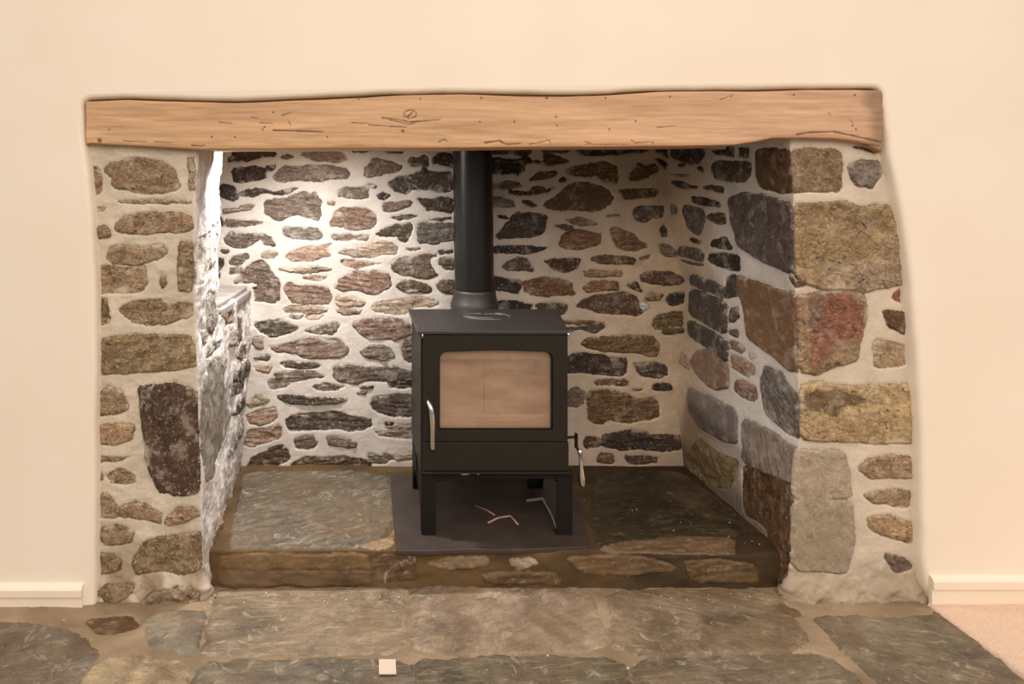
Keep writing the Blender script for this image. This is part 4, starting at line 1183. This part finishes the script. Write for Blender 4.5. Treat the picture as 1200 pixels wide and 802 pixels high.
# shiny fixings under the lip
for x0_, x1_, yy in ((540, 550.5, 554.6), (558.5, 562, 554.4), (605, 623, 553.6)):
    bm = bmesh.new(); (a_, z_), (b_, _) = sp(x0_, yy), sp(x1_, yy)
    tube(bm, [(a_, SY - .006, z_ - .001), ((a_ + b_) / 2, SY - .008, z_), (b_, SY - .006, z_ + .0005)], .0034, 8)
    link('fixing', bm, M_chrome, stove, smooth=True)
# fire box lining
ix0, ix1 = xl + .012, xr - .012; iy0, iy1 = SY + .035, yb - .06; iz0, iz1 = z_body0 + .006, ztop - .03
xm = sp(0, 0)[0]
xs_ = (567 - CX) * (D + iy1) / F
fb = []
bm = bmesh.new(); box(bm, ix0, xs_ - .0012, iy1, iy1 + .022, iz0, iz1); fb.append(link('firebrick', bm, M_brick, stove, bevel=.002))
bm = bmesh.new(); box(bm, xs_ + .0012, ix1, iy1, iy1 + .022, iz0, iz1); fb.append(link('firebrick', bm, M_brick, stove, bevel=.002))
for a_, b_ in ((ix0, ix0 + .022), (ix1 - .022, ix1)):
    bm = bmesh.new(); box(bm, a_, b_, iy0, iy1 - .001, iz0, iz1); link('firebrick', bm, M_brick, stove, bevel=.002)
bm = bmesh.new()   # sloping baffle
v = [(iy0 + .03, iz1 - .075), (iy1 - .002, iz1 - .035), (iy1 - .002, iz1 - .015), (iy0 + .03, iz1 - .055)]
a = [bm.verts.new((ix0 + .022, y, z)) for y, z in v]; b = [bm.verts.new((ix1 - .022, y, z)) for y, z in v]
bm.faces.new(a); bm.faces.new(b)
for i in range(4): bm.faces.new((a[i], a[(i + 1) % 4], b[(i + 1) % 4], b[i]))
link('baffle', bm, M_brick, stove)
bm = bmesh.new(); box(bm, ix0 + .022, ix1 - .022, iy0, iy1, iz0, iz0 + .055); link('ash_bed', bm, M_brick, stove, bevel=.004)
bm = bmesh.new(); box(bm, ix0 + .03, ix1 - .03, iy1 - .03, iy1 - .012, iz0 + .055, iz0 + .085); link('rear_kerb', bm, M_brick, stove, bevel=.005)
bm = bmesh.new(); zz = EYE - (487 - CY) * (D + iy0 + .02) / F
tube(bm, [(ix0 + .01, iy0 + .012, zz), (ix1 - .01, iy0 + .012, zz)], .007, 12)
link('log_bar', bm, M_brick, stove, smooth=True)
# row of air holes in the back lining
bm = bmesh.new()
for i in range(12):
    x_, z_ = at(527 + i * 8.2, 434, iy1 - .001)
    tube(bm, [(x_, iy1 - .0012, z_), (x_, iy1 + .002, z_)], .0035, 10)
box(bm, xs_ - .0014, xs_ + .0014, iy1 - .0008, iy1 + .002, iz0, iz1 - .03)
link('air_holes', bm, M_brick_seam, stove)
# flue
bm = bmesh.new(); r = .0735
lathe(bm, [(r, ztop + .06), (r, ZT + .02)], fcx, fcy, 56)
for v in bm.verts:
    v.co.x -= .014 * (v.co.z - ztop)
flue = link('flue_pipe', bm, M_flue, stove, smooth=True)
bm = bmesh.new()
lathe(bm, [(.060, ztop - .16), (.084, ztop - .155), (.088, ztop - .02), (.090, ztop + .004), (.086, ztop + .012), (.0815, ztop + .03), (.079, ztop + .046), (.0795, ztop + .056), (.0765, ztop + .058), (.0725, ztop + .058)], fcx, fcy, 56)
box(bm, fcx - .06, fcx + .06, yb - .002, fcy - .05, ztop - .15, ztop - .03)
link('flue_collar', bm, M_iron_top, stove, smooth=True)
bm = bmesh.new()   # outline of the access door in the pipe
def onp(px, py):
    x, z = at(px, py, fcy - .071); ax = fcx - .014 * (z - ztop)
    dx = max(-.99, min(.99, (x - ax) / r)); return (ax + r * dx, fcy - math.sqrt(1 - dx * dx) * (r + .0004), z)
tube(bm, [onp(*p) for p in ((569, 227), (560, 227), (550, 228), (545, 230), (542, 236), (540, 243), (540.5, 250), (543, 257))], .0009, 6)
hatch = link('access_hatch', bm, M_iron_top, flue, smooth=True)
bm = bmesh.new()
tube(bm, [onp(*p) for p in ((534, 347 - 2), (545, 346), (556, 346.5), (567, 346), (576, 345))], .0006, 6)
seam = link('pipe_seam', bm, M_iron_top, flue, smooth=True)


# ------------------------------------------------------------------ small things on the hearth and floor
def floor_tube(name, pts, r, mat, label, cat, z0):
    bm = bmesh.new(); tube(bm, pts, r, 8)
    o = link(name, bm, mat, smooth=True, origin=pts[0]); o['label'] = label; o['category'] = cat; return o
M_stick = plain('pale pinkish twig', (176, 140, 128), .7)
M_light_edge = plain('grey light edge', (150, 146, 134), .5)
def hp(px, py, z): x, y = on_floor(px, py, z); return (x, y, z)
zt_ = SZ + .003
floor_tube('twig', [hp(557, 593, zt_), hp(570, 598, zt_), hp(580, 604, zt_)], .0022, M_stick, 'thin straight pinkish twig lying under the stove', 'twig', 0)
floor_tube('twig', [hp(572, 613, zt_), hp(584, 607, zt_), hp(598, 605, zt_ + .004), hp(602, 609, zt_), hp(607, 615, zt_)], .003, M_stick, 'bent pale twig under the stove, nearer the front than the straight one', 'twig', 0)
bm = bmesh.new()  # added strip shaped like the curved edge of light under the stove
sx = [hp(617, 587, SZ + .004), hp(636, 585, SZ + .006), hp(642, 596, SZ + .004), hp(648, 608, SZ + .003), hp(652, 620, SZ + .003)]
tube(bm, sx, [.005, .006, .0035, .003, .002], 8)
o = link('light_edge_strip', bm, M_light_edge, smooth=True, origin=sx[0]); o['label'] = 'short curved grey strip standing in for light under the right side of the stove'; o['category'] = 'strip'

bm = bmesh.new()
q = [hp(444, 774, .006), hp(463.5, 774, .006), hp(464.5, 791, .006), hp(444, 791, .006)]
a = [bm.verts.new(p) for p in q]; b = [bm.verts.new((p[0], p[1], .0085)) for p in q]
bm.faces.new(a); bm.faces.new(b)
for i in range(4): bm.faces.new((a[i], a[(i + 1) % 4], b[(i + 1) % 4], b[i]))
o = link('paper_scrap', bm, M_paper, origin=q[0]); o['label'] = 'small square of off-white paper lying on the slate floor'; o['category'] = 'paper'

# crumbs of mortar
rc = random.Random(4)
def crumb(x, y, z, s):
    m = bmesh.ops.create_icosphere(bm, subdivisions=1, radius=s)
    for v in m['verts']:
        v.co.x = v.co.x * rc.uniform(.7, 1.3) + x; v.co.y = v.co.y * rc.uniform(.7, 1.3) + y; v.co.z = v.co.z * .6 + z
spots = [(901, 693, 2.6), (838, 676, 1.6), (855, 615, 1.2), (350, 606, 1), (398, 661, 1.5), (560, 687, 1), (684, 692, 1.4), (736, 786, 1.8), (642, 771, 1.4), (213, 728, 1), (75, 729, 1.2), (461, 719, 1.2), (922, 692, 2), (252, 700, 1.3), (247, 708, 1.2), (240, 715, 1.1)]
pts_ = []
for px, py, s_ in spots:
    if 553 < py < 645: x, y = on_floor(px, py, HEARTH_Z); pts_.append((1, x, y, HEARTH_Z + .006, .0022 * s_))
    elif py > 690: x, y = on_floor(px, py, 0); pts_.append((0, x, y, .005, .0022 * s_))
for i in range(170):
    x = rc.uniform(-.42, 1.28)
    if rc.random() < .5: pts_.append((0, x, rc.gauss(0, .02), .005, rc.uniform(.0012, .0024)))
    elif rc.random() < .5: pts_.append((0, x, rc.uniform(-.35, 0), .004, rc.uniform(.001, .002)))
    else: pts_.append((1, x, rc.uniform(.07, .5), HEARTH_Z + .007, rc.uniform(.001, .0022)))
M_crumb = plain('pale mortar crumb', (214, 198, 172), .8)
for k_, lab in ((0, 'tiny pale mortar crumbs scattered on the slate floor in front of the hearth'), (1, 'tiny pale mortar crumbs scattered on top of the raised hearth')):
    bm = bmesh.new()
    for q_ in pts_:
        if q_[0] == k_ and (k_ or q_[2] < HEARTH_Y - .02): crumb(*q_[1:])
    o = link('mortar_crumbs', bm, M_crumb); o['kind'] = 'stuff'; o['label'] = lab; o['category'] = 'crumbs'

# ------------------------------------------------------------------ light
def light(name, kind, loc, energy, col, size=.1, size_y=None, aim=None, spot=None, blend=.5):
    l = bpy.data.lights.new(name, kind); l.energy = energy; l.color = col
    if kind == 'AREA':
        l.size = size
        if size_y: l.shape = 'RECTANGLE'; l.size_y = size_y
    elif kind in ('POINT', 'SPOT'): l.shadow_soft_size = size
    if kind == 'SPOT': l.spot_size = math.radians(spot); l.spot_blend = blend
    o = bpy.data.objects.new(name, l); COL.objects.link(o); o.location = loc
    if aim is not None: o.rotation_euler = (Vector(aim) - Vector(loc)).to_track_quat('-Z', 'Y').to_euler()
    return o
light('recess_downlight', 'SPOT', (-.25, .235, 1.44), 56, (1.0, .965, .94), .04, aim=(-.02, .20, 0), spot=160, blend=1)
light('room_ceiling_light', 'AREA', (.55, -3.2, 2.9), 62, (1.0, .865, .775), 2.6, 2.0, aim=(.5, -.5, .6))
w = bpy.data.worlds.new('room'); bpy.context.scene.world = w; w.use_nodes = True
bg = w.node_tree.nodes['Background']; kw = NT(w.node_tree)
# a lamp-lit room: pale bright ceiling above, dimmer furniture level below
gz = kw.n('ShaderNodeSeparateXYZ'); kw.l(kw.n('ShaderNodeTexCoord').outputs['Generated'], gz.inputs[0])
kw.l(kw.rng(gz.outputs[2], -.05, .45, .16, 1.16), bg.inputs[1]); bg.inputs[0].default_value = (1.0, .865, .765, 1)

# ------------------------------------------------------------------ camera
cam = bpy.data.cameras.new('camera'); co = bpy.data.objects.new('camera', cam); COL.objects.link(co)
co.location = (0, -D, EYE); co.rotation_euler = (math.pi / 2, 0, 0)
cam.sensor_fit = 'HORIZONTAL'; cam.sensor_width = 36; cam.lens = F / 1200 * 36
cam.shift_x = (600 - CX) / 1200; cam.shift_y = -(401 - CY) / 1200
cam.clip_start = .05
sc = bpy.context.scene; sc.camera = co
sc.view_settings.view_transform = 'Standard'; sc.view_settings.look = 'None'; sc.view_settings.gamma = 1; sc.view_settings.use_curve_mapping = False
sc.view_settings.exposure = .15
sc.cycles.use_denoising = True
